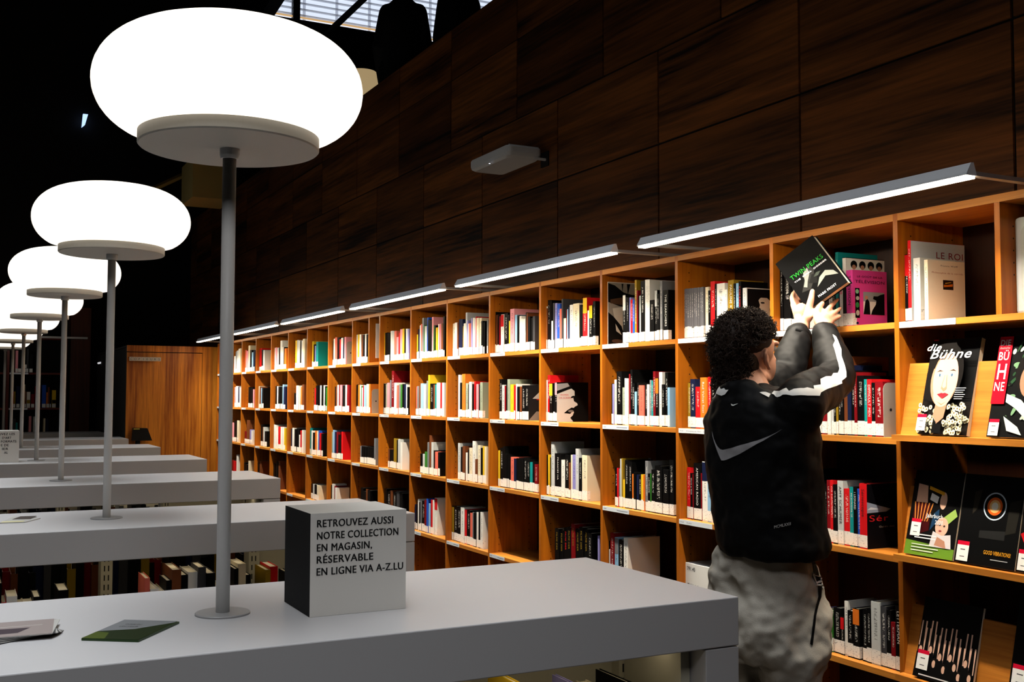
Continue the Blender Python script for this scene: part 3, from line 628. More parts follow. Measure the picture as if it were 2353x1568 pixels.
PORD = ['first', 'second', 'third', 'fourth', 'fifth', 'sixth', 'seventh', 'eighth', 'ninth', 'tenth', 'eleventh', 'twelfth', 'thirteenth', 'fourteenth', 'fifteenth', 'sixteenth', 'seventeenth', 'eighteenth', 'nineteenth', 'twentieth', 'twenty-first', 'twenty-second', 'twenty-third', 'twenty-fourth', 'twenty-fifth', 'twenty-sixth', 'twenty-seventh']
PORD += ['twenty-eighth', 'twenty-ninth', 'thirtieth']+[t+'-'+u for t in ('thirty', 'forty') for u in PORD[:9]+([] if t == 'forty' else ['fortieth'])]
PORD = [p.replace('thirty-fortieth', 'fortieth') for p in PORD]
ROWN = {1: 'top shelf', 2: 'second shelf', 3: 'third shelf', 4: 'fourth shelf'}
def bayname(k):
    if k == -1: return 'rightmost bay'
    if k == 0: return 'bay right of the person'
    if k == 1: return "bay behind the person's head"
    return PORD[k-2]+' bay left of the person'
XS = .03
rng = random.Random(7)
BOOKS = []
for (k, r), s in DATA.items():
    prev = None; zf = R[r]
    import re
    items = re.findall(r'(\d[\d.]*)-(\d[\d.]*),([\d.]+),([a-z]+)(?:\|([^|]*)\|([a-z]))?', s)
    for i, (a, b, t, c, ti, ic) in enumerate(items):
        a, b, t = float(a), float(b), float(t)
        xs = XS+(-.006 if k == -1 else 0)
        yh, yl = at(a, (t+800)/2, 0, xs).y, at(b, (t+800)/2, 0, xs).y
        zt = at((a+b)/2, t, 0, xs).z
        if prev is not None: yh = min(yh, prev-.0003)
        yh = min(yh, uy(k+1)-UT-.001); yl = max(yl, uy(k)+UT+.001)
        if yh-yl < .0028: yl = yh-.0028
        prev = yl
        h = min(max(zt-zf, .12), .318 if r > 1 else .302)
        BOOKS.append(dict(k=k, r=r, i=i, y=(yh+yl)/2, th=yh-yl, h=h, d=min(.235, h*rng.uniform(.62, .74)), x=xs+rng.uniform(-.002, .003), z=zf+.0004,
                          c=c, t=ti, ic=ic, area=(b-a)*h*(b-a+400)/400*(1/(yh+1)), lab=rng.uniform(.036, .044)))
DEPTH = {(0, 1, 13): .150, (0, 1, 12): .17, (1, 1, 20): .16, (2, 1, 0): .235, (3, 2, 5): .175, (4, 2, 11): .23, (-1, 1, 1): .232, (-1, 1, 2): .15, (-1, 1, 3): .157, (0, 3, 15): .165}
for B in BOOKS: B['d'] = DEPTH.get((B['k'], B['r'], B['i']), B['d']); B['area'] *= 5 if (B['k'], B['r'], B['i']) in DEPTH else 1
def cover_boxes(m, x, y0, y1, z, d, h, cm, pm=None):
    b = min(.0022, (y1-y0)*.16)
    m.box(x, x+b, y0, y1, z, z+h, cm); m.box(x+b, x+d, y0, y0+b, z, z+h, cm); m.box(x+b, x+d, y1-b, y1, z, z+h, cm)
    if pm: m.box(x+b, x+d-.002, y0+b, y1-b, z+.001, z+h-.0025, PAGES)
def make_book(B, lab, group):
    x, z, h, d = B['x'], B['z'], B['h'], B['d']; y0, y1 = B['y']-B['th']/2, B['y']+B['th']/2
    t = thing('book', lab, 'book', (x, B['y'], z), group)
    b = min(.0022, B['th']*.16)
    m = MB(); cover_boxes(m, x, y0, y1, z, d, h, bookmat(B['c'][0], bool(B['t']))); build(m, 'cover', t)
    m = MB(); m.box(x+b, x+d-.002, y0+b, y1-b, z+.001, z+h-.0025, PAGES); build(m, 'page_block', t)
    if not B.get('nolabel'):
        m = MB(); lh = B['lab']; z0 = z+.004
        m.box(x-.0006, x, y0+.0002, y1-.0002, z0, z0+lh, labelmat()); m.box(x-.0006, x+.016, y0-.0003, y0+.0002, z0, z0+lh, labelmat())
        build(m, 'call_number_label', t)
    if len(B['c']) > 1:
        m = MB(); m.box(x-.0004, x+.0002, y0+.0003, y1-.0003, z+h*.68, z+h-.002, bookmat(B['c'][1], True)); build(m, 'title_panel', t)
    if B['t']:
        L = h-.075; ch = min(B['th']*.5, .0125); ink = mat('type_'+CNAME[B['ic']].replace(' ', '_'), COLS[B['ic']], .5)
        w_ = text_shape(B['t'])[2]*ch*.8
        m = MB(); text(m, B['t'], (x-.0007, B['y']+ch/2, z+h-.018), (0, 0, -1), (0, -1, 0), ch, ink, width=min(L, w_*1.25)); build(m, 'spine_title', t)
    return t
# the largest books are individuals; the smallest ones far off are one mass
BOOKS.sort(key=lambda b: -b['area'])
NIND = 236
BOOKOBJ = {}
for B in BOOKS[:NIND]:
    th, h = B['th'], B['h']
    size = 'thin' if th < .009 else ('thick' if th > .024 else ('tall' if h > .27 else ('small' if h < .19 else '')))
    col = CNAME[B['c'][0]]
    lab = f"{size} {col} book, {PORD[B['i']]} from left, {ROWN[B['r']]}, {bayname(B['k'])}".strip()
    BOOKOBJ[(B['k'], B['r'], B['i'])] = (make_book(B, lab, 'books on the %s, %s' % (ROWN[B['r']], bayname(B['k']))), B)
FAR_MASS = MB()
# ------------------------------------------------------------------ printed front covers of the books whose near face shows
def P3(name, rgb): return mat(name, rgb, .5, spec=.08)
def cover_art(key, items, texts=()):
    if key not in BOOKOBJ: print('no individual for', key); return
    t, B = BOOKOBJ[key]; y = B['y']-B['th']/2
    m = MB(); art(m, (B['x'], y, B['z']), (B['d'], 0, 0), (0, 0, B['h']), (0, -1, 0), items); build(m, 'cover_art', t)
    if texts:
        for s, u, v, h, wd, c in texts:
            m = MB(); text(m, s, (B['x']+u*B['d'], y-.0016, B['z']+v*B['h']), (1, 0, 0), (0, 0, 1), h*B['h'], P3('ink_%d_%d_%d' % c, c), width=wd*B['d']); build(m, 'cover_title', t)
K, W_, MG = (12, 12, 13), (232, 230, 224), (226, 70, 158)
R4 = lambda a, b, c, d: [(a, b), (c, b), (c, d), (a, d)]
E_ = lambda cx, cy, rx, ry, r=0: ('e', cx, cy, rx, ry, r)
SKIN, SKD = (222, 176, 152), (184, 130, 104)
cover_art((0, 1, 13), [(W_, R4(.3, .22, .92, .62)), ((150, 156, 160), R4(.3, .45, .92, .62)), (K, [(.3, .22), (.5, .22), (.48, .44), (.42, .5), (.36, .46)]), (SKD, E_(.39, .52, .045, .035)), (K, [(.52, .22), (.92, .22), (.92, .6), (.8, .58), (.72, .55), (.6, .55), (.58, .5), (.68, .47), (.66, .4), (.56, .3)]),
    (K, R4(.06, .15, .19, .68)), ((130, 190, 150), E_(.12, .62, .05, .04)), ((170, 180, 170), E_(.13, .5, .05, .035)), ((60, 150, 80), E_(.12, .38, .05, .05)), ((210, 210, 200), E_(.13, .24, .05, .05)), ((20, 20, 60), E_(.12, .06, .035, .02))],
    [('LE GOÛT DE LA', .12, .87, .035, .74, K), ('TÉLÉVISION', .06, .77, .055, .86, K)])
cover_art((0, 1, 12), [(W_, R4(.0, .55, 1, .99)), ]+[(K, E_(.2+.22*i, .9, .085, .06)) for i in range(4)]+[(SKD, E_(.2+.22*i, .865, .05, .035)) for i in range(4)])
cover_art((1, 1, 20), [((14, 14, 15), R4(.02, .01, .98, .98)), ((206, 200, 190), [(.34, .74), (.42, .82), (.56, .82), (.68, .74), (.72, .66), (.66, .56), (.7, .4), (.6, .33), (.5, .4), (.52, .48), (.42, .5), (.40, .56), (.36, .58), (.38, .64)]), ((16, 15, 15), [(.3, .76), (.38, .88), (.58, .9), (.74, .8), (.76, .66), (.68, .74), (.6, .8), (.42, .8)]), ((40, 36, 34), E_(.46, .69, .06, .02)), ((206, 200, 190), E_(.71, .66, .04, .06)), ((230, 228, 224), [(.5, .4), (.66, .45), (.6, .3)])])
cover_art((2, 1, 0), [((150, 142, 132), R4(.0, .0, 1, .99)), ((206, 200, 188), [(.3, 0), (.62, 0), (.72, .55), (.4, .62), (.1, .58), (.2, .2)]), (K, [(0, .98), (0, .68), (.25, .62), (.5, .6), (.72, .54), (.85, .6), (.8, .74), (.6, .8), (.35, .84), (.15, .95)]), ((84, 58, 40), [(.05, .72), (.3, .76), (.6, .7), (.6, .62), (.3, .64), (.05, .66)]), (K, [(0, .52), (.12, .45), (.3, .3), (.36, .16), (.46, .14), (.5, .02), (.3, 0), (0, 0)]), ((190, 184, 174), [(.16, .34), (.26, .22), (.3, .16), (.18, .22)]), ((70, 50, 40), E_(.2, .06, .12, .03)), (K, [(.3, .98), (.34, .98), (.32, .84)]), (K, [(.42, .98), (.5, .98), (.44, .8)])])
cover_art((3, 2, 5), [(K, R4(0, 0, 1, .995)), ((206, 204, 202), [(0, 0), (.52, 0), (.42, .1), (.5, .16), (.54, .24), (.5, .3), (.56, .38), (.66, .42), (.64, .47), (.54, .52), (.52, .6), (.56, .66), (.56, .78), (.46, .84), (0, .72)]), ((150, 150, 154), [(0, .76), (.0, .96), (.34, .98), (.42, .88)]), (K, [(0, .70), (.5, .86), (.4, .9), (0, .78)]), (K, [(.22, .22), (.34, .30), (.46, .36), (.62, .34), (.66, .26), (.5, .27), (.42, .2)]), ((120, 118, 118), E_(.44, .27, .09, .03)), (K, E_(.5, .63, .06, .025, .3))],
    [('WOMEN', .1, .66, .045, .26, (206, 60, 66)), ('ON SCREEN', .06, .585, .045, .38, (206, 60, 66))])
cover_art((4, 2, 11), [((30, 30, 32), R4(0, 0, 1, .99)), ((180, 176, 172), [(.1, .62), (.4, .95), (.8, .9), (.95, .6), (.5, .6)]), ((120, 116, 112), [(0, 0), (.9, 0), (.95, .2), (.2, .26)]), ((200, 196, 190), E_(.55, .5, .16, .09)), (K, E_(.45, .45, .12, .1)), ((160, 30, 30), R4(.2, .58, .8, .61))])
cover_art((-1, 1, 1), [((214, 216, 220), R4(0, 0, 1, .995)), (K, E_(.31, .72, .06, .05)), (K, [(.26, .70), (.4, .68), (.44, .5), (.24, .5)])], [('LE ROI', .46, .8, .085, .5, (150, 30, 36)), ('CINQ', .54, .69, .075, .36, (150, 30, 36))])
cover_art((-1, 1, 3), [((236, 226, 204), R4(0, 0, 1, .998)), ((40, 24, 16), R4(.40, .52, .68, .68)), ((200, 110, 30), [(.42, .56), (.66, .58), (.66, .62), (.52, .6), (.42, .6)]), ((230, 180, 60), [(.46, .62), (.62, .64), (.62, .65), (.46, .63)])],
    [('Francis Wolff', .34, .9, .028, .46, (70, 66, 60)), ('Philosophie de la corrida', .1, .78, .03, .84, (168, 92, 60)), ('Fayard', .46, .02, .016, .16, (70, 66, 60))])
cover_art((0, 3, 15), [((10, 10, 14), R4(0, 0, 1, .995)), ((150, 160, 180), [(.0, .55), (.5, .56), (.62, .6), (.3, .66), (.0, .72)]), ((220, 224, 232), [(0, .6), (.36, .6), (.1, .64)])], [('Sér', .05, .42, .1, .5, (200, 36, 40)), ('Guide des', .3, .32, .028, .4, (150, 140, 130))])
cover_art((10, 1, 3), [((12, 12, 14), R4(.12, .45, 1, .96)), ((220, 226, 226), R4(.12, .36, 1, .39))])

# metal bookends and loose boards on the shelves
BE = mat('grey_metal_bookend', (168, 164, 156), .4, .2)
def bookend(px0, px1, py_top, r, x, lab, w=.13, m_=None, hole=True):
    y = at(px0, 900, 0, x).y; zt = at(px0, py_top, 0, x).z; z = R[r]+.0005
    t = thing('bookend', lab, 'bookend', (x, y, z), 'bookends'); m_ = m_ or BE
    pts = [(x, y, z), (x, y, zt-.02)]+[(x+.02-.02*math.cos(a), y, zt-.02+.02*math.sin(a)) for a in (.5, 1.0, 1.57)]+[(x+w-.02+.02*math.sin(a), y, zt-.02+.02*math.cos(a)) for a in (0, .6, 1.1, 1.57)]+[(x+w, y, z)]
    m = MB(); m.prism(pts, (0, .0022, 0), m_); build(m, 'plate', t)
    m = MB(); m.box(x, x+w, y-.002, y+.11 if False else y, z, z+.0012, m_); build(m, 'foot', t)
    if hole:
        m = MB(); c = (x+.03, (z+zt)/2); m.add([(c[0]+.005*math.cos(a), y-.0004, c[1]+.005*math.sin(a)) for a in [k*math.pi/6 for k in range(12)]], [tuple(range(12))], INK); build(m, 'hole', t)
bookend(2030, 2054, 880, 2, .03, 'grey metal bookend at the right end of the second shelf behind the elbow', .1)
bookend(854.6, 867, 894.5, 2, .03, 'pale metal bookend, second shelf, seventh bay left of the person'.replace('seventh', 'seventh'), .12)
bookend(796, 806, 785, 1, .03, 'pale metal bookend on the top shelf, left of the narrow double compartment', .12)
P = at(863, 818, 0, .03); Pz = at(863, 744, 0, .03).z
m = MB(); m.box(.03, .2, P.y-.004, P.y, R[1]+.03, Pz, WHITE); m.box(.18, .2, P.y-.02, P.y+.0, R[1]+.0005, R[1]+.03, WHITE); tag(build(m, 'book_support', loc=(.1, P.y, R[1])), 'white board standing in the narrow top compartment beside the extra divider', 'board')
# white moulded case at the right edge
P, Q = at(2333, 685, 0, .06), at(2333, 500, 0, .06)
t = thing('media_case', 'white moulded case with rounded panel on the top shelf at right edge', 'case', (.06, P.y-.08, R[1]+.0005))
m = MB(); m.box(.06, .24, P.y-.16, P.y, R[1]+.0005, Q.z, WHITE); b = build(m, 'body', t, bevel=.01)
m = MB(); y = P.y-.0025; 
def rrect(cx, cz, hw, hh, r, yy, n=6):
    return [(cx+sx*(hw-r)+r*math.cos(a0+k*math.pi/2/n), yy, cz+sz*(hh-r)+r*math.sin(a0+k*math.pi/2/n)) for sx, sz, a0 in ((1, 1, 0), (-1, 1, math.pi/2), (-1, -1, math.pi), (1, -1, 1.5*math.pi)) for k in range(n+1)]
zc = (R[1]+Q.z)/2
m.prism([(.055, q[0]-.15+P.y+.01-.0, q[2]) for q in rrect(.06, zc, .055, (Q.z-R[1])/2-.02, .03, 0)], (.006, 0, 0), mat('case_panel', (214, 212, 206), .5)); build(m, 'panel', t)
# card divider with the shelf heading
a, b = at(1575, 1310, 0, .03), at(1632, 1322, 0, .03); zt = at(1600, 1298, 0, .03).z
t = thing('divider_box', 'white heading box reading 791.45 Télévision on the fourth shelf', 'heading box', (.03, (a.y+b.y)/2, R[4]+.0005))
m = MB(); m.box(.03, .19, b.y, a.y, R[4]+.0005, zt, WHITE); build(m, 'box', t, bevel=.001)
m = MB(); text(m, '791.45', (.0294, a.y-.012, zt-.028), (0, -1, 0), (0, 0, 1), .015, INK, width=.05, weight=.01); text(m, 'Télévision', (.0294, a.y-.014, zt-.092), (0, -1, 0), (0, 0, 1), .015, INK, width=.09, weight=.01); build(m, 'lettering', t)

# ------------------------------------------------------------------ magazines on the sloping displays
def magazine(px0, px1, pyb, r, h, rise, lab, items, texts=(), cover=(14, 14, 15), pile=.006, sticker=None, w=None):
    zf = R[r]+.02; x0 = .0-.004
    y1 = at(px0, pyb, 0, x0).y; y0 = at(px1, pyb, 0, x0).y
    if w: y0 = y1-w
    lean = V((rise, 0, 1)).normalized(); n = V((-lean.z, 0, lean.x)); org = V((x0, y1, zf-.006))+n*.011
    u = V((0, y0-y1, 0)); v = lean*h
    t = thing('magazine', lab, 'magazine', tuple(org), 'magazines on the sloping display shelves')
    m = MB(); m.hexa([org-n*pile, org+u-n*pile, org+u+v-n*pile, org+v-n*pile, org-n*.0006, org+u-n*.0006, org+u+v-n*.0006, org+v-n*.0006], PAGES); build(m, 'pages', t)
    m = MB(); m.hexa([org-n*.0006, org+u-n*.0006, org+u+v-n*.0006, org+v-n*.0006, org, org+u, org+u+v, org+v], P3('mag_%d_%d_%d' % cover, cover)); build(m, 'front_cover', t)
    if items: m = MB(); art(m, org, u, v, n, items); build(m, 'cover_art', t)
    if texts:
        un, vn = u.normalized(), v.normalized()
        for s, a, b, hh, wd, c in texts:
            m = MB(); text(m, s, org+u*a+v*b+n*(.0012+.00008*len(items)), un, vn, hh*h, P3('ink_%d_%d_%d' % c, c), width=wd*u.length, weight=.012, shear=.3 if s[1:] in ('ie', 'ühne') else 0); build(m, 'cover_title', t)
    if sticker:
        a, b, sw, sh = sticker; m = MB()
        art(m, org+n*(.0008+.00008*len(items)), u, v, n, [((240, 238, 234), R4(a, b, a+sw, b+sh)), ((204, 16, 50), R4(a, b+sh*.8, a+sw, b+sh)), ((90, 90, 90), R4(a+sw*.3, b+sh*.55, a+sw*.7, b+sh*.6)), ((90, 90, 90), R4(a+sw*.3, b+sh*.2, a+sw*.7, b+sh*.24))]); build(m, 'price_label', t)
    return t
rngm = random.Random(3)
flow = []
for i in range(150):
    a, b = rngm.uniform(.02, .98), rngm.uniform(.01, .31)
    if .4 < a < .56 and b < .2 or abs(a-.46) < .15 and b > .14: continue
    flow += [((232, 226, 190), E_(a, b, .034, .024)), ((120, 100, 50), E_(a, b, .014, .01))]
magazine(2114, 2226, 991, 2, .285, .26, 'magazine with a dark-haired woman in a patterned collar on the second shelf',
    [((10, 10, 11), R4(0, 0, 1, 1)), ((24, 20, 18), R4(0, 0, 1, .34))]+flow+[(SKD, [(.38, .3), (.62, .34), (.58, .16), (.46, .1), (.36, .18)]), (K, [(.38, 0), (.56, 0), (.56, .1), (.46, .09), (.38, .16)]),
     ((16, 13, 12), E_(.47, .62, .37, .33)), ((16, 13, 12), [(.1, .62), (.1, .36), (.3, .32), (.32, .6)]), (SKD, E_(.48, .55, .275, .275)), (SKIN, E_(.50, .57, .25, .26)), (SKIN, E_(.49, .42, .19, .15)), (SKD, [(.38, .33), (.5, .285), (.6, .33), (.5, .3)]), ((16, 13, 12), [(.2, .8), (.24, .92), (.6, .95), (.76, .8), (.72, .7), (.66, .8), (.5, .84), (.32, .8), (.24, .66)]),
     ((60, 40, 34), [(.3, .63), (.36, .655), (.44, .64), (.36, .64)]), ((60, 40, 34), [(.56, .645), (.64, .66), (.7, .64), (.64, .645)]), ((240, 236, 232), E_(.37, .6, .05, .016)), ((240, 236, 232), E_(.62, .6, .05, .016)), ((70, 96, 120), E_(.375, .6, .022, .016)), ((70, 96, 120), E_(.625, .6, .022, .016)),
     (SKD, [(.48, .6), (.53, .6), (.56, .46), (.5, .43), (.44, .46)]), (SKIN, [(.49, .6), (.52, .6), (.54, .48), (.5, .46), (.46, .48)]), ((176, 40, 52), [(.38, .4), (.47, .415), (.5, .41), (.54, .415), (.62, .4), (.5, .355)]), ((120, 24, 36), [(.38, .4), (.5, .395), (.62, .4), (.5, .39)])]
     +[((190, 190, 190), R4(.74, .46-.022*i, .95-.02*(i % 3), .467-.022*i)) for i in range(6)]+[((200, 30, 50), R4(.14, .965, .24, .978))],
    [('die', .03, .86, .075, .3, (244, 244, 244)), ('Bühne', .12, .775, .1, .84, (244, 244, 244))], pile=.016, sticker=(.06, .02, .19, .17))
leaf = []
for i in range(36): leaf += [([(40, 74, 46), (120, 160, 120), (190, 206, 186), (16, 22, 18)][i % 4], E_(rngm.uniform(.3, 1), rngm.uniform(.1, .98), rngm.uniform(.03, .09), rngm.uniform(.012, .03), rngm.uniform(-1, 1)))]
magazine(2272, 2390, 994, 2, .285, .26, 'magazine with a red title banner over leaves, cut by the right edge',
    leaf+[((20, 16, 15), E_(.72, .62, .3, .22)), (SKD, E_(.72, .55, .2, .17)), ((206, 220, 210), [(.3, .42), (.6, .36), (.9, .2), (.9, .1), (.5, .28), (.3, .34)]), ((206, 220, 210), [(.3, .2), (.6, .1), (.7, .02), (.4, .06)]), ((196, 10, 36), R4(.0, .32, .27, .99))],
    [('DIE', .03, .9, .06, .2, (244, 244, 244)), ('deutsche', .03, .865, .025, .2, (240, 150, 150)), ('BÜ', .03, .755, .085, .2, (244, 244, 244)), ('H', .05, .565, .16, .17, (244, 244, 244)), ('NE', .03, .45, .09, .2, (244, 244, 244))], pile=.008, sticker=(.04, .01, .2, .16))
magazine(2083, 2194, 1278, 3, .25, .25, 'yearbook with a baby in a green paper crown above a green band',
    [((12, 11, 12), R4(0, 0, 1, 1)), ((104, 146, 44), [(0, 0), (1, 0), (1, .12), (0, .17)]), ((60, 10, 14), [(.06, .2), (.44, .3), (.4, .62), (.08, .62)])]+[((206, 128, 60), [(.12+.05*i, .4), (.14+.05*i, .4), (.09+.075*i, .62), (.07+.075*i, .62)]) for i in range(6)]+
    [(SKIN, [(.1, .62), (.34, .62), (.3, .82), (.1, .84)]), (SKIN, E_(.66, .66, .07, .1)), ((236, 236, 236), [(.38, .66), (.54, .62), (.56, .7), (.4, .74)]), ((220, 160, 30), [(.34, .78), (.66, .72), (.66, .76), (.34, .82)]), ((30, 60, 90), [(.46, .3), (.62, .44), (.6, .56), (.5, .5)]), ((150, 180, 90), [(.66, .44), (.92, .58), (.98, .5), (.76, .36)]), (SKIN, E_(.7, .36, .13, .11)), ((60, 40, 30), E_(.66, .38, .02, .012)), ((60, 40, 30), E_(.75, .37, .02, .012)), ((150, 60, 60), E_(.68, .31, .03, .012)), ((214, 206, 206), [(.5, .12), (.94, .12), (.9, .28), (.72, .26), (.54, .3)]), (SKD, [(.6, .14), (.84, .12), (.8, .2), (.64, .24)])]+[((230, 236, 220), R4(.14, .05+.035*i, .6+.1*(i % 2), .06+.035*i)) for i in range(3)]+[((240, 240, 240), R4(.18, .2+.035*i, .62, .212+.035*i)) for i in range(2)],
    [('Jahrbuch', .36, .45, .05, .34, (240, 240, 240)), ('2020', .56, .38, .05, .16, (240, 240, 240))], sticker=(.08, .22, .2, .2))
magazine(2198, 2336, 1284, 3, .25, .24, 'black magazine with a glowing orange disc inside a white ring',
    [((40, 36, 30), [(.2, .8), (.32, .84), (.28, .62), (.2, .55)]), ((34, 32, 28), [(.8, .72), (.98, .76), (.94, .4), (.78, .36)]), ((36, 36, 36), [(.36, .38), (.78, .4), (.78, .3), (.36, .3)]), ((200, 214, 230), E_(.56, .66, .19, .155)), ((8, 8, 9), E_(.56, .66, .17, .14)), ((224, 96, 30), E_(.56, .66, .125, .1)), ((255, 196, 120), E_(.56, .66, .09, .072)), ((255, 246, 226), E_(.56, .66, .055, .045)), ((190, 190, 190), R4(.6, .075, .88, .083))],
    [('GOOD VIBRATIONS!', .48, .13, .045, .44, (228, 160, 40))], cover=(8, 8, 9), pile=.004, sticker=(.03, .02, .2, .22))
magazine(2340, 2460, 1309, 3, .25, .24, 'black magazine with red patch, cut by the right edge, third shelf', [((190, 20, 30), [(.0, .4), (.3, .5), (.4, .3), (.2, .2)]), ((220, 216, 210), E_(.2, .48, .12, .1)), ((220, 180, 40), R4(.1, .78, .6, .86))], cover=(14, 12, 12), pile=.004, sticker=(.02, .02, .22, .22))
ppl = []
for i in range(11):
    cx = .06+.088*i; cy = [.34, .26, .36, .2, .3, .16, .32, .22, .12, .3, .14][i]
    ppl += [(SKIN, [(cx-.05, cy+.05), (cx-.035, cy+.05), (cx-.02, cy+.36), (cx-.045, cy+.36)]), (SKIN, [(cx+.035, cy+.05), (cx+.05, cy+.05), (cx+.05, cy+.36), (cx+.025, cy+.36)])]
for i in range(11):
    cx = .06+.088*i; cy = [.34, .26, .36, .2, .3, .16, .32, .22, .12, .3, .14][i]
    ppl += [((12, 11, 12), [(cx-.07, cy-.3), (cx+.07, cy-.3), (cx+.06, cy-.03), (cx-.06, cy-.03)]), ((30, 22, 18), E_(cx, cy+.015, .036, .058)), (SKIN, E_(cx, cy, .03, .046))]
magazine(2105, 2238, 1547, 4, .23, .25, 'magazine with a black-clad group raising bare arms, fourth shelf of the right bay', ppl+[((12, 11, 12), [(0, 0), (1, 0), (1, .08), (0, .08)])]+[((220, 220, 220), R4(.1, .03, .9, .045))], cover=(8, 8, 9), pile=.008, sticker=(.04, .1, .2, .24))
magazine(2318, 2440, 1580, 4, .29, .24, 'dark magazine with a white price label, lower right corner of the picture', [((60, 60, 62), [(.2, .5), (.3, .9), (.35, .9), (.26, .5)])], cover=(12, 12, 12), pile=.006, sticker=(.04, .16, .3, .2))

# ------------------------------------------------------------------ things on the grey units
def cube(px, py, side, lab, lines, x_right=True, rot=0.):
    p = at(px, py, 2, TBZ); s = side
    x1 = p.x; x0 = x1-s; y0 = p.y; y1 = y0+s*.9
    t = thing('sign_cube', lab, 'sign', ((x0+x1)/2, (y0+y1)/2, TBZ+.0004))
    z0 = TBZ+.0004; z1 = z0+s
    face = mat('sign_grey_card', (226, 222, 214), .7, bump=.05, bscale=1500); blk = mat('sign_black_card', (8, 8, 9), .7)
    m = MB(); m.add([(x0, y0, z0), (x1, y0, z0), (x1, y1, z0), (x0, y1, z0), (x0, y0, z1), (x1, y0, z1), (x1, y1, z1), (x0, y1, z1)], [(0, 1, 5, 4), (4, 5, 6, 7), (2, 3, 7, 6), (3, 2, 1, 0)], face)
    m.add([(x0, y0, z0), (x1, y0, z0), (x1, y1, z0), (x0, y1, z0), (x0, y0, z1), (x1, y0, z1), (x1, y1, z1), (x0, y1, z1)], [(3, 0, 4, 7), (1, 2, 6, 5)], blk)
    build(m, 'card_box', t)
    m = MB()
    for s_, xo, dz, wd in lines:
        for ox, oz, oy in ((0, 0, 0), (.0006, 0, .00003), (.0011, .0004, .00006)): text(m, s_, (x0+xo+ox, y0-.0006-oy, z1-dz+oz), (1, 0, 0), (0, 0, 1), .0158, INK, width=wd)
    build(m, 'lettering', t)
cube(932, 1399, .2105, 'grey sign cube with five lines of black lettering on the nearest grey unit', [('RETROUVEZ AUSSI', .0135, .0285, .166), ('NOTRE COLLECTION', .0135, .0535, .178), ('EN MAGASIN,', .0135, .078, .119), ('RÉSERVABLE', .0135, .1025, .122), ('EN LIGNE VIA A-Z.LU', .0135, .127, .1895)])
cube(43, 1063, .2105, 'grey sign cube cropped by the left edge on the fourth grey unit', [('RETROUVEZ LES', .0135, .0285, .168), ("D'ART", .107, .0535, .054), ('FORMATS', .1, .078, .092), ('E DE', .1, .1025, .046), ('IER', .108, .127, .036), ('AL', .12, .1515, .022)])
def leaflet(corn, z, th, m, name, lab, cat, group=None, fold=False, art_=None, txt=None):
    c = [V((p[0], p[1], z)) for p in corn]; mid = sum(c, V((0, 0, 0)))/4
    t = thing(name, lab, cat, tuple(mid), group)
    b = MB(); b.prism(c, (0, 0, th), m); build(b, 'sheet', t)
    if art_:
        b = MB(); art(b, c[0]+V((0, 0, th)), c[1]-c[0], c[3]-c[0], (0, 0, 1), art_); build(b, 'print', t)
        if txt:
            b = MB(); u, v = (c[1]-c[0]), (c[3]-c[0])
            for s_, a, bb, h, wd in txt: text(b, s_, c[0]+u*a+v*bb+V((0, 0, th+.0014)), u.normalized(), v.normalized(), h*v.length, INK, width=wd*u.length)
            build(b, 'lettering', t)
    return t
q = [at(*p, 2, TBZ) for p in ((187, 1473), (318, 1477), (412, 1434), (286, 1430))]
leaflet([(p.x, p.y) for p in q], TBZ+.0003, .004, mat('booklet_dark_green', (34, 60, 20), .35), 'booklet', 'dark green booklet with a grey upper half, lying left of the nearest lamp base', 'booklet', None, False,
    [((24, 40, 14), R4(0, 0, 1, 1)), ((124, 126, 128), [(0, .36), (.55, .52), (1, .92), (1, 1), (0, 1)]), ((70, 84, 28), [(0, 0), (.4, 0), (.25, .3), (0, .34)])], [('GUIDE DU', .22, .72, .05, .3), ('LECTEUR', .2, .6, .05, .34)])
for i in range(8):
    a = .09*i-.1; cx, cy = -2.432, 2.262
    L, Wd = .105, .07; ca, sa = math.cos(a), math.sin(a)
    pts = [(cx+u*ca-v*sa, cy+u*sa+v*ca) for u, v in ((-L, -Wd), (L*.9, -Wd*.9), (L, Wd), (-L, Wd))]
    leaflet(pts, TBZ+.0003+.0013*(7-i), .0012, mat('leaflet_paper_%d' % (i % 2), ((186, 184, 178), (60, 60, 62))[i % 2], .5), 'leaflet', ['top', 'second', 'third', 'fourth', 'fifth', 'sixth', 'seventh', 'bottom'][i]+' folded leaflet of the fanned pile at lower left corner', 'leaflet', 'fanned leaflets on the nearest grey unit', False,
        [((150, 138, 134), R4(0, 0, 1, 1)), ((70, 60, 66), [(0, .1), (.7, .2), (.8, .5), (0, .55)]), ((176, 168, 162), [(0, .6), (.9, .62), (.9, .66), (0, .64)])] if i == 0 else None)
q = [at(*p, 2, TBZ) for p in ((0, 1204), (58, 1202), (93, 1193), (30, 1190))]
leaflet([(p.x, p.y) for p in q], TBZ+.0003, .003, mat('leaflet_paper_0', (206, 204, 200), .5), 'leaflet', 'pale open leaflet near the left edge on the second grey unit', 'leaflet', None, False, [((70, 62, 58), [(.2, .5), (1, .45), (1, 1), (.3, 1)]), ((214, 206, 160), R4(0, 0, .9, .2))])

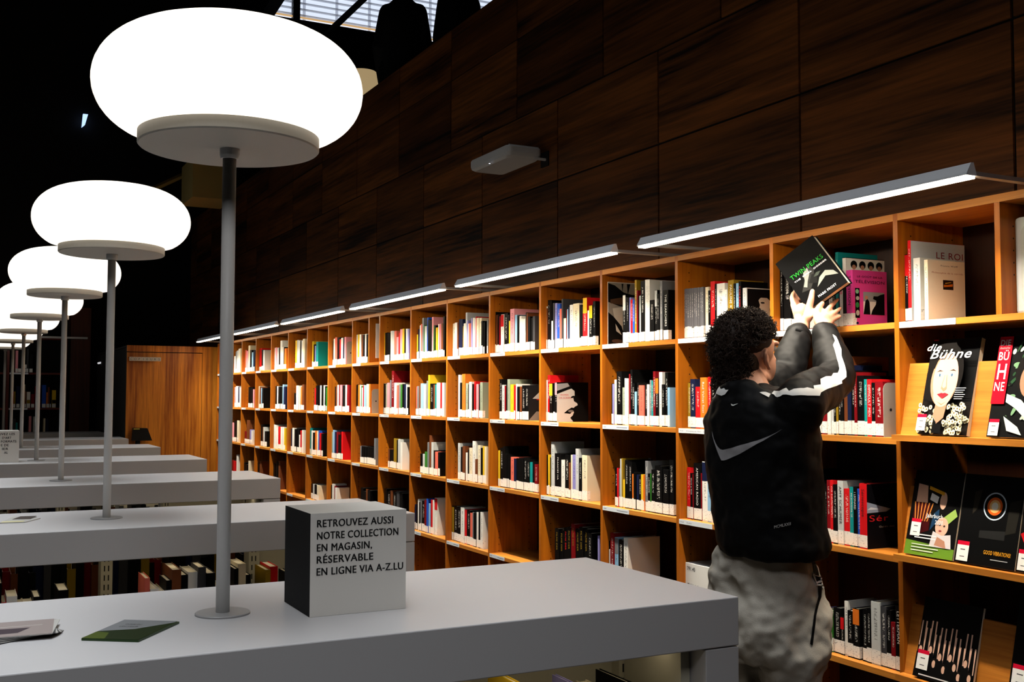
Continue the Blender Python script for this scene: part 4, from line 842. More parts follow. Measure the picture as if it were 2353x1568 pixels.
# books kept inside the grey units, seen through the gap under the top
rngt = random.Random(21)
TB = 0
def unit_books(j, x0, x1, seqcols, hmax=.29):
    """row of books standing on the top inner shelf of unit j"""
    global TB
    x = x0; y = TBY+TBD*j+.035; z = .7002; n = 0
    names = {0: 'nearest', 1: 'second', 2: 'third'}
    while x > x1:
        c = seqcols[n % len(seqcols)]; th = rngt.uniform(.014, .034) if j else rngt.uniform(.009, .03); h = rngt.uniform(.2, hmax); d = rngt.uniform(.14, .19); yy = y+rngt.uniform(-.006, .03)
        if rngt.random() < .14: x -= rngt.uniform(.02, .06)
        t = thing('book', f"{CNAME[c]} book, {PORD[n]} from the right inside the {names[j]} grey unit", 'book', (x-th/2, yy, z), 'books inside the grey units')
        cm = bookmat(c, True); b = .002
        m = MB(); m.box(x-th, x, yy, yy+b, z, z+h, cm); m.box(x-th, x-th+b, yy+b, yy+d, z, z+h, cm); m.box(x-b, x, yy+b, yy+d, z, z+h, cm); build(m, 'cover', t)
        m = MB(); m.box(x-th+b, x-b, yy+b, yy+d-.002, z, z+h-.003, PAGES); build(m, 'page_block', t)
        m = MB(); m.box(x-th+.0003, x-.0003, yy-.0006, yy, z+.004, z+.044, labelmat()); build(m, 'call_number_label', t)
        if rngt.random() < .35 and n: t.rotation_euler.y = rngt.uniform(-.0, .0)
        x -= th+.0008; n += 1
unit_books(0, -1.16, -1.62, 'kcvxkuyhkckwngk')
unit_books(1, -1.06, -1.9, 'kxwkhkcwakrukckokw')
unit_books(1, -2.16, -2.5, 'kkccwrk')
unit_books(2, -1.1, -1.5, 'rkckckdx')

for j, x0, x1, cols in ((1, -1.06, -2.6, 'kxnkkhdkuk'), (2, -1.06, -2.6, 'xkkgkhknk'), (2, -1.52, -2.5, 'kkxkhkkc')):
    x = x0; n = 0
    while x > x1:
        th, h = rngt.uniform(.016, .04), rngt.uniform(.24, .31); y = TBY+TBD*j+TBW-rngt.uniform(.2, .23)
        if x0 == -1.52: y = TBY+TBD*j+.04; h *= .85
        cover_boxes(FAR_MASS, x-th, y, y+.17, .7005, th, h, bookmat(cols[n % len(cols)], True)); x -= th+.001; n += 1
m = FAR_MASS
for B in BOOKS[NIND:]:
    x, z, h, d = B['x'], B['z'], B['h'], B['d']; y0, y1 = B['y']-B['th']/2, B['y']+B['th']/2
    cover_boxes(m, x, y0, y1, z, d, h, bookmat(B['c'][0], True), True)
    m.box(x-.0006, x, y0+.0002, y1-.0002, z+.004, z+.004+B['lab'], labelmat())
o = build(m, 'distant_books', loc=(XS, 10, 1)); o['kind'] = 'stuff'; tag(o, 'mass of the smallest books at the far end and deep inside the grey units', 'books')
# ------------------------------------------------------------------ wall device, far bookcase, stand by the door
t = thing('access_point', 'white boxy wireless device with a tiny light on the dark panelled wall', 'wireless device', (.3, 5.3, 2.9))
A = at(1190, 375, 0, .22)                   # body hangs out from the wall on a small bracket
za = at(1130, 383, 0, .1).z; ya, yb = at(1190, 372, 0, .12).y, at(1078, 365, 0, .06).y
APM = mat('device_white', (206, 204, 200), .45)
m = MB(); pts = rrect(0, 0, .105, (yb-ya)/2, .03, 0)
lo_, hi_ = [], []
m.loft([[(.165+q[0]*s_, (ya+yb)/2+q[2]*s_, za+dz) for q in pts] for s_, dz in ((.86, 0), (.97, .012), (1, .03), (1, .058), (.97, .066))], APM); build(m, 'housing', t, smooth=False)
m = MB()
for i in range(16):
    y = ya+.02+(yb-ya-.04)*i/15; m.box(.075, .255, y-.003, y+.003, za+.066, za+.072, APM)
build(m, 'cooling_rib', t)
m = MB(); m.box(.22, .3, ya+.0, ya+.012, za+.0, za+.012, APM); m.box(.292, .30, ya-.02, ya+.06, za-.03, za+.05, BLACK); build(m, 'bracket', t)
m = MB(); p = at(1125, 376, 2, za-.0012); m.lathe([(0, -.001), (.004, -.001), (.004, .001), (0, .001)], mat('status_light', (220, 230, 255), .5, emit=3), 12, tuple(p)); build(m, 'status_light', t)

fb = thing('bookcase', 'dark reddish bookcase far behind the lamps at the left edge', 'bookcase', (-2.1, 14.8, 0))
RED = wood('mahogany_far', (70, 20, 14), (110, 34, 22), 2)
YF = 14.55
fz = [at(90, 857, 1, YF).z, at(90, 938, 1, YF).z]; dzf = fz[0]-fz[1]
fx0, fx1 = at(17, 900, 1, YF).x, at(150, 900, 1, YF).x
lv = [fz[0]+dzf, fz[0], fz[1], fz[1]-dzf, fz[1]-2*dzf]
for x in (fx0-(fx1-fx0), fx0, fx1):
    m = MB(); m.box(x-.015, x+.015, YF, YF+.35, 0, lv[0]+.03, RED); build(m, 'upright', fb)
for z in lv:
    m = MB(); m.box(fx0-(fx1-fx0)+.015, fx0-.015, YF+.002, YF+.345, z-.022, z, RED); m.box(fx0+.015, fx1-.015, YF+.002, YF+.345, z-.022, z, RED); s_ = build(m, 'shelf_board', fb)
    if z in fz:
        m = MB(); m.box(fx0+.02, at(64, 900, 1, YF).x, YF-.001, YF+.002, z-.021, z-.001, LBL); build(m, 'shelf_label', s_)
m = MB(); m.box(fx0-(fx1-fx0), fx1, YF+.345, YF+.35, 0, lv[0], BLACK); build(m, 'back_panel', fb)
FB = [(0, 34, 40, 806, 'p'), (0, 40, 48, 812, 'k'), (0, 55, 60, 812, 'kw'), (0, 60, 64, 802, 'x'), (0, 66, 74, 815, 'k'),
      (1, 28, 32, 900, 'r'), (1, 32, 36, 900, 'u'), (1, 38, 46, 888, 'n'), (1, 54, 58, 884, 'c'), (1, 58, 61, 900, 'h'), (1, 62, 70, 901, 'wu'), (1, 72, 80, 906, 'd'), (1, 82, 93, 888, 'r'), (1, 97, 106, 885, 'b'), (1, 107, 110, 902, 'o'), (1, 110, 114, 890, 'h'), (1, 115, 118, 910, 'k'), (1, 120, 129, 897, 'yk'),
      (2, 32, 38, 963, 'x'), (2, 38, 43, 972, 't'), (2, 68, 74, 957, 'p'), (2, 78, 82, 958, 'l'), (2, 102, 106, 962, 'c'), (2, 107, 113, 963, 'n')]
for i, (r, a, b, tp, c) in enumerate(FB):
    z = (fz+[fz[1]-dzf])[r]+.0005; y = YF+.03
    x0, x1 = at(a, 900, 1, y).x, at(b, 900, 1, y).x-.001
    h = min(at((a+b)/2, tp, 1, y).z-z, dzf-.06)
    nm = ['upper', 'middle', 'lower'][r]; n = [q for q in FB if q[0] == r].index((r, a, b, tp, c))
    t = thing('book', f"{CNAME[c[0]]} book, {PORD[n]} from left on the {nm} shelf of the distant bookcase", 'book', ((x0+x1)/2, y, z), 'books in the distant bookcase at left')
    m = MB(); m.box(x0, x1, y, y+.002, z, z+h, bookmat(c[0], True)); m.box(x0, x0+.002, y+.002, y+.2, z, z+h, bookmat(c[0], True)); m.box(x1-.002, x1, y+.002, y+.2, z, z+h, bookmat(c[0], True)); build(m, 'cover', t)
    m = MB(); m.box(x0+.002, x1-.002, y+.002, y+.195, z, z+h-.004, PAGES); build(m, 'page_block', t)
    if r < 2: m = MB(); m.box(x0+.001, x1-.001, y-.001, y, z+.005, z+.05, WHITE); build(m, 'call_number_label', t)
    if len(c) > 1: m = MB(); m.box(x0+.001, x1-.001, y-.001, y, z+.055, z+.1, bookmat(c[1], True)); build(m, 'spine_band', t)
# rail under the ceiling of that corner
A, B = at(95, 775, 1, YF-.1), at(142, 775, 1, YF-.1)
m = MB(); m.box(fx0-.3, B.x+.3, YF-.12, YF-.08, A.z-.012, A.z+.012, ALU); m.box(fx0-.28, fx0-.25, YF-.1, YF+.1, lv[0]+.0, A.z, ALU); m.box(fx1-.06, fx1-.03, YF-.1, YF+.1, lv[0], A.z, ALU); build(m, 'light_rail', fb)
for i, (a, b, c, d) in enumerate(((226, 835, 242, 832), (260, 831, 270, 828))):
    A, B = at(a, b, 1, 14.3), at(c, d, 1, 14.3)
    m = MB(); m.tube([A, B], .012, mat('glint_glow', (220, 220, 225), .5, emit=.7), n=8); tag(build(m, 'glint_rod', loc=A), ['left', 'right'][i]+' short glint of a strip lamp in the dark passage beside the oak room', 'lamp', 'glints in the dark passage')  # faint glints made as glowing rods; no lamp known there
# stand with a dark head by the oak door
A = at(310, 1000, 1, 11.9)
t = thing('black_stand', 'black stand with a small yellow mark before the oak door, half hidden by grey units', 'stand', (A.x+.03, 11.9, 0))
m = MB(); m.lathe([(0, 0), (.055, 0), (.055, .012), (.03, .03), (.025, A.z-.06), (0, A.z-.06)], BLACK, 24, (A.x+.03, 11.9, 0)); build(m, 'post', t, smooth=False)
m = MB(); m.loft([[(A.x-.03, 11.86, A.z-.06), (A.x+.17, 11.86, A.z-.06), (A.x+.17, 11.94, A.z-.06), (A.x-.03, 11.94, A.z-.06)], [(A.x-.02, 11.86, A.z+.075), (A.x+.12, 11.86, A.z+.07), (A.x+.12, 11.94, A.z+.07), (A.x-.02, 11.94, A.z+.075)]], BLACK); h_ = build(m, 'head', t)
m = MB(); m.box(A.x-.02, A.x+.04, 11.852, 11.862, A.z+.06, A.z+.068, mat('yellow_highlight', (220, 200, 80), .5)); build(m, 'highlight', t)  # small yellow highlight painted on as a thin bar

# ------------------------------------------------------------------ figures
def remesh(mb, name, parent, vox, mats_, smooth=6, noise=None, loc=None, keep=False):
    """grow overlapping closed shapes into one continuous skin"""
    o = build(mb, name+'_tmp', None, smooth=True)
    md = o.modifiers.new('r', 'REMESH'); md.mode = 'VOXEL'; md.voxel_size = vox
    s_ = o.modifiers.new('s', 'SMOOTH'); s_.iterations = smooth; s_.factor = .5
    if noise:
        for k, (size, st) in enumerate(noise):
            tx = bpy.data.textures.new(name+'_folds', 'CLOUDS'); tx.noise_scale = size; tx.noise_depth = 1
            dm = o.modifiers.new('d%d' % k, 'DISPLACE'); dm.texture = tx; dm.strength = st; dm.mid_level = .5; dm.texture_coords = 'GLOBAL'
    dg = bpy.context.evaluated_depsgraph_get(); dg.update()
    me = bpy.data.meshes.new_from_object(o.evaluated_get(dg)); me.name = name
    bpy.data.objects.remove(o)
    me.materials.clear()
    for m_ in mats_: me.materials.append(m_)
    me.polygons.foreach_set('use_smooth', [True]*len(me.polygons)); me.polygons.foreach_set('material_index', [0]*len(me.polygons))
    base = origin(parent) if parent else V(loc or (0, 0, 0))
    me.transform(Matrix.Translation(-base))
    r = bpy.data.objects.new(name, me); COL.objects.link(r)
    if parent: r.parent = parent
    else: r.location = base
    return r
def tree_of(o):
    b = origin(o); me = o.data
    return BVHTree.FromPolygons([v.co+b for v in me.vertices], [tuple(p.vertices) for p in me.polygons])
def bar_(A, B, t): return V(A).lerp(V(B), t)

# --- the person reaching into the bookcase
FA = math.radians(78); F_ = V((math.sin(FA), math.cos(FA), 0)); S_ = V((math.cos(FA), -math.sin(FA), 0)); Z_ = V((0, 0, 1))
PX = -.50
shc = V((-.50, 2.38, 1.60))
sR, sL = shc+S_*.14, shc-S_*.08+F_*.05
wR, eR = at(1893, 757, 0, -.13), at(1925, 868, 0, -.205)
wL, eL = at(1840, 748, 0, -.13), at(1806, 868, 0, -.25)
hipc = V((-.495, 2.365, .98)); hR, hL = hipc+S_*.085, hipc-S_*.085
kR, kL = V((hR.x+.02, hR.y-.0, .52)), V((hL.x+.01, hL.y+.01, .52))
aR, aL = V((kR.x-.02, kR.y-.01, .085)), V((kL.x-.02, kL.y+.01, .085))
hdc = at(1717, 808, 0, -.455); HA = math.radians(83); HF = V((math.sin(HA), math.cos(HA), .10)).normalized(); HS = V((math.cos(HA), -math.sin(HA), 0)); HU = HS.cross(HF)
SKN = mat('skin', (196, 142, 116), .5, var=.05, bscale=60)
person = None
b = MB()
# trunk, neck and limbs under the clothes
b.ell(hipc+Z_*.02, (S_*.14, F_*.1, Z_*.13), SKN); b.ell(hipc.lerp(shc, .45), (S_*.125, F_*.088, Z_*.2), SKN); b.ell(shc-Z_*.13, (S_*.13, F_*.085, Z_*.125), SKN)
b.tube([shc-Z_*.02, hdc-HU*.06-HF*.02], [.052, .05], SKN)
for s_, e_, w_ in ((sR, eR, wR), (sL, eL, wL)):
    b.tube([s_-Z_*.03, s_.lerp(e_, .5)-Z_*.01, e_], [.042, .042, .037], SKN); b.tube([e_, e_.lerp(w_, .35), w_], [.037, .039, .026], SKN)
for h_, k_, a_ in ((hR, kR, aR), (hL, kL, aL)):
    b.tube([h_, h_.lerp(k_, .5), k_], [.082, .07, .052], SKN); b.tube([k_, k_.lerp(a_, .35), a_], [.05, .053, .035], SKN)
    b.tube([a_-Z_*.03-F_*.04, a_-Z_*.045+F_*.06, a_-Z_*.055+F_*.15], [.036, .034, .026], SKN)
# head: skull, face, jaw, nose, lips, ears
b.ell(hdc+HU*.012-HF*.008, (HS*.074, HF*.093, HU*.088), SKN, 32, 20); b.ell(hdc-HU*.045+HF*.035, (HS*.056, HF*.056, HU*.07), SKN, 24, 16)
b.ell(hdc-HU*.085+HF*.055, (HS*.034, HF*.032, HU*.024), SKN); b.tube([hdc-HU*.075+HF*.0+HS*.05, hdc-HU*.09+HF*.06+HS*.018], [.018, .016], SKN); b.tube([hdc-HU*.075+HF*.0-HS*.05, hdc-HU*.09+HF*.06-HS*.018], [.018, .016], SKN)
b.tube([hdc+HU*.01+HF*.088, hdc-HU*.022+HF*.1, hdc-HU*.034+HF*.103], [.008, .010, .013], SKN)
b.tube([hdc-HU*.06+HF*.084-HS*.017, hdc-HU*.0575+HF*.092, hdc-HU*.06+HF*.084+HS*.017], [.005, .0075, .005], SKN); b.tube([hdc-HU*.07+HF*.083-HS*.014, hdc-HU*.071+HF*.089, hdc-HU*.07+HF*.083+HS*.014], [.005, .0075, .005], SKN)
b.tube([hdc+HU*.016+HF*.078-HS*.045, hdc+HU*.024+HF*.088, hdc+HU*.016+HF*.078+HS*.045], [.008, .009, .008], SKN)
for sg in (1, -1):
    c = hdc+HS*(.076*sg)-HF*.004-HU*.026; o_ = HS*sg; ek = .76
    ring = [c+(q-c)*ek for q in (c+HU*.034+HF*.006, c+HU*.036-HF*.010+o_*.009, c+HU*.022-HF*.022+o_*.016, c-HU*.002-HF*.019+o_*.014, c-HU*.022-HF*.006+o_*.007, c-HU*.034+HF*.006+o_*.003)]
    b.tube(ring, [.0052, .006, .0056, .0052, .0052, .0065], SKN, 10); b.ell(c-HF*.005+o_*.003, (o_*.006, HF*.012, HU*.021), SKN)
# hands: palm, thumb leaving the side, four separate bent fingers each
def hand(w, P, palm, rad=(.0088, .0080, .0072, .0060)):
    for key in ('index', 'middle', 'ring', 'little'):
        q = P[key]; b.tube([w.lerp(q[0], .12), w.lerp(q[0], .55), q[0]], [.016, .0118, .0105], SKN, 12)
        k = .86 if key == 'little' else 1
        b.tube(q, [r*k for r in rad[:len(q)]], SKN, 12)
    q = P['thumb']; b.tube([w.lerp(q[0], .2)]+q, [.017, .0165, .0125, .0105, .008], SKN, 12)
    for c, ax in palm: b.ell(c, ax, SKN)
g = lambda px, py, x: at(px, py, 0, x)
PR = dict(index=[g(1898, 717, -.075), g(1909, 704, -.048), g(1917, 696, -.032), g(1925, 688, -.020)], middle=[g(1906, 727, -.075), g(1917, 719, -.046), g(1924, 714, -.031), g(1931, 709, -.019)],
          ring=[g(1909, 737, -.078), g(1918, 733, -.052), g(1924, 730, -.037), g(1930, 727, -.026)], little=[g(1905, 747, -.086), g(1912, 748, -.066), g(1917, 748, -.054), g(1921, 748, -.045)],
          thumb=[g(1882, 738, -.118), g(1876, 720, -.1), g(1882, 707, -.086), g(1890, 697, -.074)])
hand(wR, PR, [(g(1893, 736, -.1), (V((.028, 0, .0)), V((0, .021, 0)), V((0, 0, .026))))])
PL = dict(index=[g(1823, 700, -.08), g(1819, 684, -.052), g(1823, 674, -.030), g(1833, 667, -.018)], middle=[g(1826, 703, -.070), g(1825, 688, -.036), g(1833, 678, -.018), g(1844, 674, -.012)],
          ring=[g(1830, 708, -.064), g(1832, 693, -.028), g(1842, 686, -.012), g(1852, 683, -.01)], little=[g(1836, 714, -.06), g(1842, 701, -.03), g(1850, 696, -.016), g(1858, 692, -.012)],
          thumb=[g(1856, 730, -.115), g(1859, 708, -.104), g(1864, 688, -.098), g(1867, 669, -.088)])
hand(wL, PL, [(g(1842, 722, -.095), (V((.028, .0, 0)), V((0, .024, 0)), V((0, 0, .036))))])
person = remesh(b, 'person', None, .0038, [SKN], 4, loc=(hipc.x, hipc.y, 0))
tag(person, 'person in black track top and grey joggers, back turned, reaching to the top shelf', 'person')
for sg in (1, -1):
    m = MB(); c = hdc+HS*(.031*sg)+HF*.074+HU*.004
    m.ell(c, (HS*.0125, HF*.012, HU*.0115), mat('eye_white', (230, 228, 224), .2), 16, 10); m.ell(c+HF*.0085, (HS*.0055, HF*.0045, HU*.0055), mat('eye_dark', (40, 26, 18), .2), 12, 8); build(m, 'eye', person, smooth=True)
m = MB(); m.tube([hdc-HU*.0615+HF*.0895-HS*.016, hdc-HU*.0605+HF*.0985, hdc-HU*.0615+HF*.0895+HS*.016], [.002, .0055, .002], mat('lips', (170, 90, 84), .5)); m.tube([hdc-HU*.0685+HF*.0895-HS*.014, hdc-HU*.0695+HF*.096, hdc-HU*.0685+HF*.0895+HS*.014], [.002, .0055, .002], mat('lips', (170, 90, 84), .5)); build(m, 'lips', person, smooth=True)
# curly hair: a dense cap and loose coils
HAIR = mat('dark_brown_hair', (44, 28, 18), .55)
rh = random.Random(5)
m = MB()
def onhead(th, ph, r=1.0):      # th from crown, ph around (0 = face)
    return hdc+HU*(.018+.090*r*math.cos(th))+(HF*math.cos(ph)+HS*math.sin(ph))*(.088*r*math.sin(th))-HF*.012
m.ell(hdc+HU*.034-HF*.018, (HS*.082, HF*.092, HU*.076), HAIR, 28, 16); m.ell(hdc-HU*.032-HF*.045, (HS*.07, HF*.052, HU*.085), HAIR, 24, 14)
m.ell(hdc-HU*.085-HF*.05, (HS*.060, HF*.038, HU*.05), HAIR, 20, 12)
m.ell(hdc+HU*.06+HF*.035, (HS*.066, HF*.05, HU*.04), HAIR, 20, 12)
for i in range(4200):
    ph = rh.uniform(-math.pi, math.pi); back = abs(ph) > 1.15
    th = math.acos(rh.uniform(-.95 if abs(ph) > 1.9 else (-.12 if back else .42), 1))
    if abs(ph) < 2.15 and math.cos(th) < (-.05 if abs(ph) > 1.8 else (.16 if abs(ph) > .95 else .38)): continue
    p = onhead(th, ph, .93); n = (p-hdc).normalized()
    if i % 6 == 0:
        q1, q2 = rh.uniform(-1.35, 1.35), rh.uniform(-1, .8)
        n = (-HF*math.cos(q1)+HS*math.sin(q1)+HU*q2*.5).normalized(); p = hdc-HU*.085-HF*.05+HS*(.056*math.sin(q1))-HF*(.034*math.cos(q1))+HU*(q2*.038)
    a = n.cross(V((rh.uniform(-1, 1), rh.uniform(-1, 1), rh.uniform(-1, 1)))).normalized(); c = n.cross(a)
    L = rh.uniform(.016, .04); rr = rh.uniform(.004, .010); tw = rh.uniform(4, 9); ph0 = rh.uniform(0, 6.28)
    pts = [p+n*(L*k/6)*(1 if k < 5 else .9)+(a*math.cos(ph0+tw*k/6)+c*math.sin(ph0+tw*k/6))*rr*(k/6+.2)+a*(.006*k/6) for k in range(7)]
    m.tube(pts, [.0017, .0017, .0016, .0014, .0012, .001, .0005], HAIR, 4, caps=False)
build(m, 'hair', person, smooth=True)
# track top
JK = mat('black_track_top', (8, 8, 9), .55, bump=.2, bscale=700, spec=.09)
def oval(c, a, bb, n=28, k=.9): return [c+S_*(a*math.copysign(abs(math.cos(q))**k, math.cos(q)))+F_*(bb*math.copysign(abs(math.sin(q))**k, math.sin(q))) for q in [2*math.pi*i/n for i in range(n)]]
m = MB()
secs = [(1.16, 1779, .150, .112), (1.19, 1778, .160, .122), (1.25, 1768, .163, .124), (1.35, 1757, .168, .126), (1.45, 1750, .176, .126), (1.53, 1747, .178, .118), (1.585, 1745, .150, .098), (1.62, 1740, .09, .075)]
rings = []
for z, px, a, bb in secs:
    py = 784
    for _ in range(6):
        P = at(px, py, 0, PX)
        py += (P.z-z)*790
    rings.append(oval(V((PX, P.y, z)), a, bb))
m.loft(rings, JK)
for s_, e_, w_ in ((sR, eR, wR), (sL, eL, wL)):
    d1 = (w_-e_).normalized(); cuff = w_-d1*(.016 if w_ is wR else .034)
    m.tube([s_-Z_*.035-(e_-s_)*.05, s_-Z_*.015, s_.lerp(e_, .5)-Z_*.012, e_], [.074, .072, .064, .056], JK, 20); m.tube([e_, e_.lerp(cuff, .4), e_.lerp(cuff, .8), cuff], [.057, .056, .045, .037], JK, 20)
# collar and the hood lying behind the neck
nk = (hdc-HU*.095-HF*.02); 
m.tube([shc-Z_*.07-F_*.005, shc-Z_*.034+F_*.005], [.085, .074], JK, 20)
m.ell(shc+Z_*.0-F_*.052-S_*.02, (S_*.085, F_*.034, Z_*.045), JK)
jacket = remesh(m, 'track_top', person, .006, [JK], 5, noise=[(.09, .016), (.035, .007)])
JT = tree_of(jacket)
m = MB()
for w_, e_, q_ in ((wR, eR, .012), (wL, eL, .03)):
    d1 = (w_-e_).normalized(); m.tube([w_-d1*(.03+q_), w_-d1*q_], [.041, .039], JK, 24, caps=False)
build(m, 'cuff', jacket, smooth=True)
def on_cloth(T, poly, off, mt, name, parent, res=.010):
    """flat emblem laid onto the cloth surface"""
    v2 = [V((a, c, 0)) for a, c in poly]
    bm = bmesh.new(); vs = [bm.verts.new(q) for q in v2]; es = [bm.edges.new((vs[i], vs[(i+1) % len(vs)])) for i in range(len(vs))]
    bmesh.ops.triangle_fill(bm, use_beauty=True, edges=es)
    for _ in range(6):
        ln = [e for e in bm.edges if e.calc_length() > 7]
        if not ln: break
        bmesh.ops.subdivide_edges(bm, edges=ln, cuts=1); bmesh.ops.triangulate(bm, faces=bm.faces)
    me = MB(); pts = []
    for q in bm.verts:
        d = ray(q.co.x, q.co.y).normalized(); h, nn, ix, ds = T.ray_cast(CAM, d)
        if h is None or (h-CAM).length > 3.6:
            P0 = CAM+d*(((shc-CAM).dot(d))); h, nn, ix, ds = T.find_nearest(P0)
        if nn.dot(d) > 0: nn = -nn
        pts.append(h+nn*off-d*.001)
    bm.verts.index_update()
    me.add(pts, [tuple(v.index for v in f.verts) for f in bm.faces], mt); bm.free()
    return build(me, name, parent, smooth=True)
REFL = mat('reflective_grey_print', (150, 148, 150), .4); STRW = mat('white_sleeve_band', (236, 234, 230), .5)
sw = [(1560+a/3.136, 660+c/3.136) for a, c in [(243, 1040), (246, 1075), (256, 1115), (268, 1150), (280, 1182), (290, 1208), (300, 1232), (310, 1251), (330, 1250), (350, 1244), (400, 1222), (450, 1198), (505, 1166), (560, 1134), (610, 1108), (655, 1080), (700, 1054), (746, 1024), (700, 1050), (650, 1074), (605, 1092), (560, 1108), (505, 1125), (450, 1139), (400, 1155), (350, 1167), (320, 1174), (300, 1168), (282, 1150), (268, 1125), (255, 1090)]]
on_cloth(JT, sw, .0022, REFL, 'back_emblem', jacket)
s2 = [(1560+a/3.136, 660+c/3.136) for a, c in [(378, 842), (383, 857), (396, 859), (430, 842), (396, 850), (386, 847)]]
on_cloth(JT, s2, .0022, STRW, 'neck_emblem', jacket)
zz = lambda L: [(1610+a/6.534, 690+c/6.534) for a, c in L]
on_cloth(JT, zz([(885, 1392), (920, 1384), (975, 1386), (1050, 1415), (1022, 1468), (985, 1448), (930, 1420)]), .0022, STRW, 'shoulder_band', jacket)
on_cloth(JT, zz([(1066, 1412), (1100, 1372), (1190, 1372), (1240, 1345), (1290, 1326), (1330, 1372), (1400, 1340), (1500, 1328), (1545, 1330), (1600, 1318), (1700, 1340), (1690, 1290), (1795, 1276), (1790, 1190), (1880, 1152), (1955, 1150), (1985, 1106), (2055, 1100), (2076, 1040), (2066, 960), (2040, 860), (2010, 740), (1988, 680), (2015, 620), (1980, 520), (2030, 555), (2060, 620), (2106, 740), (2112, 850), (2150, 960), (2180, 1080), (2180, 1160), (2110, 1215), (2115, 1255), (2000, 1300), (1880, 1346), (1800, 1390), (1780, 1440), (1600, 1438), (1500, 1432), (1380, 1440), (1290, 1422), (1240, 1424), (1200, 1450), (1160, 1462), (1130, 1455), (1100, 1425)]), .0022, STRW, 'sleeve_band', jacket)
on_cloth(JT, zz([(145, 1420), (180, 1370), (230, 1330), (285, 1298), (310, 1342), (360, 1326), (380, 1350), (425, 1348), (400, 1382), (370, 1420), (320, 1440), (280, 1425), (230, 1400), (195, 1424)]), .0022, STRW, 'shoulder_band', jacket)
m = MB()
tv, tf, tw = text_shape('MCMLXXII'); pts = []
for a, c in tv:
    px, py = 1779+a/tw*38, 1215-c*7-a/tw*8
    d = ray(px, py).normalized(); h, nn, ix, ds = JT.ray_cast(CAM, d)
    if h is None: h = CAM+d*3
    pts.append(h-d*.003)
m.add(pts, tf, STRW); build(m, 'hem_lettering', jacket)
# drawcords of the hood
m = MB(); c0 = hdc-HU*.11+HF*.07+HS*.04
m.tube([c0, c0+HF*.02-Z_*.04, c0+HF*.015-Z_*.08+HS*.02, c0+HF*.02-Z_*.05+HS*.03], .0025, mat('drawcord', (150, 160, 170), .5), 8); build(m, 'drawcord', jacket, smooth=True)
# joggers
PT = mat('grey_marl_fleece', (196, 188, 174), .85, bump=.3, bscale=420, var=.35)
m = MB()
m.loft([oval(hipc+Z_*dz, a, bb) for dz, a, bb in ((.19, .138, .105), (.12, .158, .125), (.04, .166, .132), (-.04, .168, .13), (-.1, .16, .118))], PT)
for h_, k_, a_ in ((hR, kR, aR), (hL, kL, aL)):
    m.tube([h_+Z_*.03, h_-Z_*.12, k_+Z_*.12, k_, k_.lerp(a_, .5), a_+Z_*.03], [.096, .092, .082, .076, .07, .056], PT, 24)
joggers = remesh(m, 'joggers', person, .006, [PT], 3, noise=[(.11, .05), (.045, .02)])
PTT = tree_of(joggers)
zz2 = lambda L: [(1560+a/2.9704, 1040+c/2.9704) for a, c in L]
on_cloth(PTT, zz2([(885, 712), (922, 708), (935, 780), (955, 850), (972, 910), (968, 990), (945, 1060), (930, 1150), (922, 1230), (910, 1320), (893, 1310), (905, 1220), (918, 1120), (930, 1040), (948, 980), (945, 910), (925, 840), (908, 770)]), .0025, JK, 'side_stripe', joggers)
on_cloth(PTT, zz2([(960, 708), (972, 708), (974, 800), (985, 880), (986, 930), (974, 925), (966, 880), (958, 800)]), .0025, STRW, 'side_piping', joggers)
for a_, sg in ((aR, 1), (aL, -1)):
    m = MB(); q = a_
    m.tube([q-Z_*.045-F_*.055, q-Z_*.045+F_*.05, q-Z_*.052+F_*.16], [.043, .045, .036], mat('shoe_black', (24, 24, 26), .5), 18, flat=(Z_, .95)); m.tube([q-Z_*.02-F_*.01, q+Z_*.03-F_*.012], [.044, .042], mat('shoe_black', (24, 24, 26), .5), 18)
    sh = build(m, 'shoe', person, smooth=True)
    m = MB(); m.prism([V((q.x, q.y, 0))+F_*f_+S_*s_ for f_, s_ in ((-.1, -.03), (-.11, 0), (-.1, .03), (.05, .048), (.15, .042), (.19, .0), (.15, -.042), (.05, -.046))], (0, 0, .022), mat('sole_white', (220, 218, 212), .6)); build(m, 'sole', sh)

# --- the book in the hands
TL, TR, BR_, BL = g(1783, 606, -.082), g(1866, 541, -.058), g(1934, 638, -.058), g(1858, 712, -.082)
u = TR-TL; v = TL-BL; BR_ = BL+u*1.0; n = u.cross(v).normalized()
if n.dot(CAM-TL) < 0: n = -n
th = .024
t = thing('book', 'black hardback with green title held tilted in the raised hands', 'book', tuple(BL))
cm = mat('held_cover_black', (5, 5, 6), .6, spec=.04)
un, vn = u.normalized(), v.normalized()
m = MB(); bb = .0028
m.hexa([BL-n*bb, BL+u-n*bb, BL+u+v-n*bb, BL+v-n*bb, BL, BL+u, BL+u+v, BL+v], cm); m.hexa([BL-n*th, BL+u-n*th, BL+u+v-n*th, BL+v-n*th, BL-n*(th-bb), BL+u-n*(th-bb), BL+u+v-n*(th-bb), BL+v-n*(th-bb)], cm); m.hexa([BL-n*th-un*bb, BL-n*th, BL+v-n*th, BL+v-n*th-un*bb, BL-un*bb, BL, BL+v, BL+v-un*bb], cm); build(m, 'cover', t)
m = MB(); e1, e2 = vn*.003, un*.004
m.hexa([BL+e1-n*(th-bb), BL+u-e2+e1-n*(th-bb), BL+u-e2+v-e1*.4-n*(th-bb), BL+v-e1*.4-n*(th-bb), BL+e1-n*bb, BL+u-e2+e1-n*bb, BL+u-e2+v-e1*.4-n*bb, BL+v-e1*.4-n*bb], PAGES); build(m, 'page_block', t)
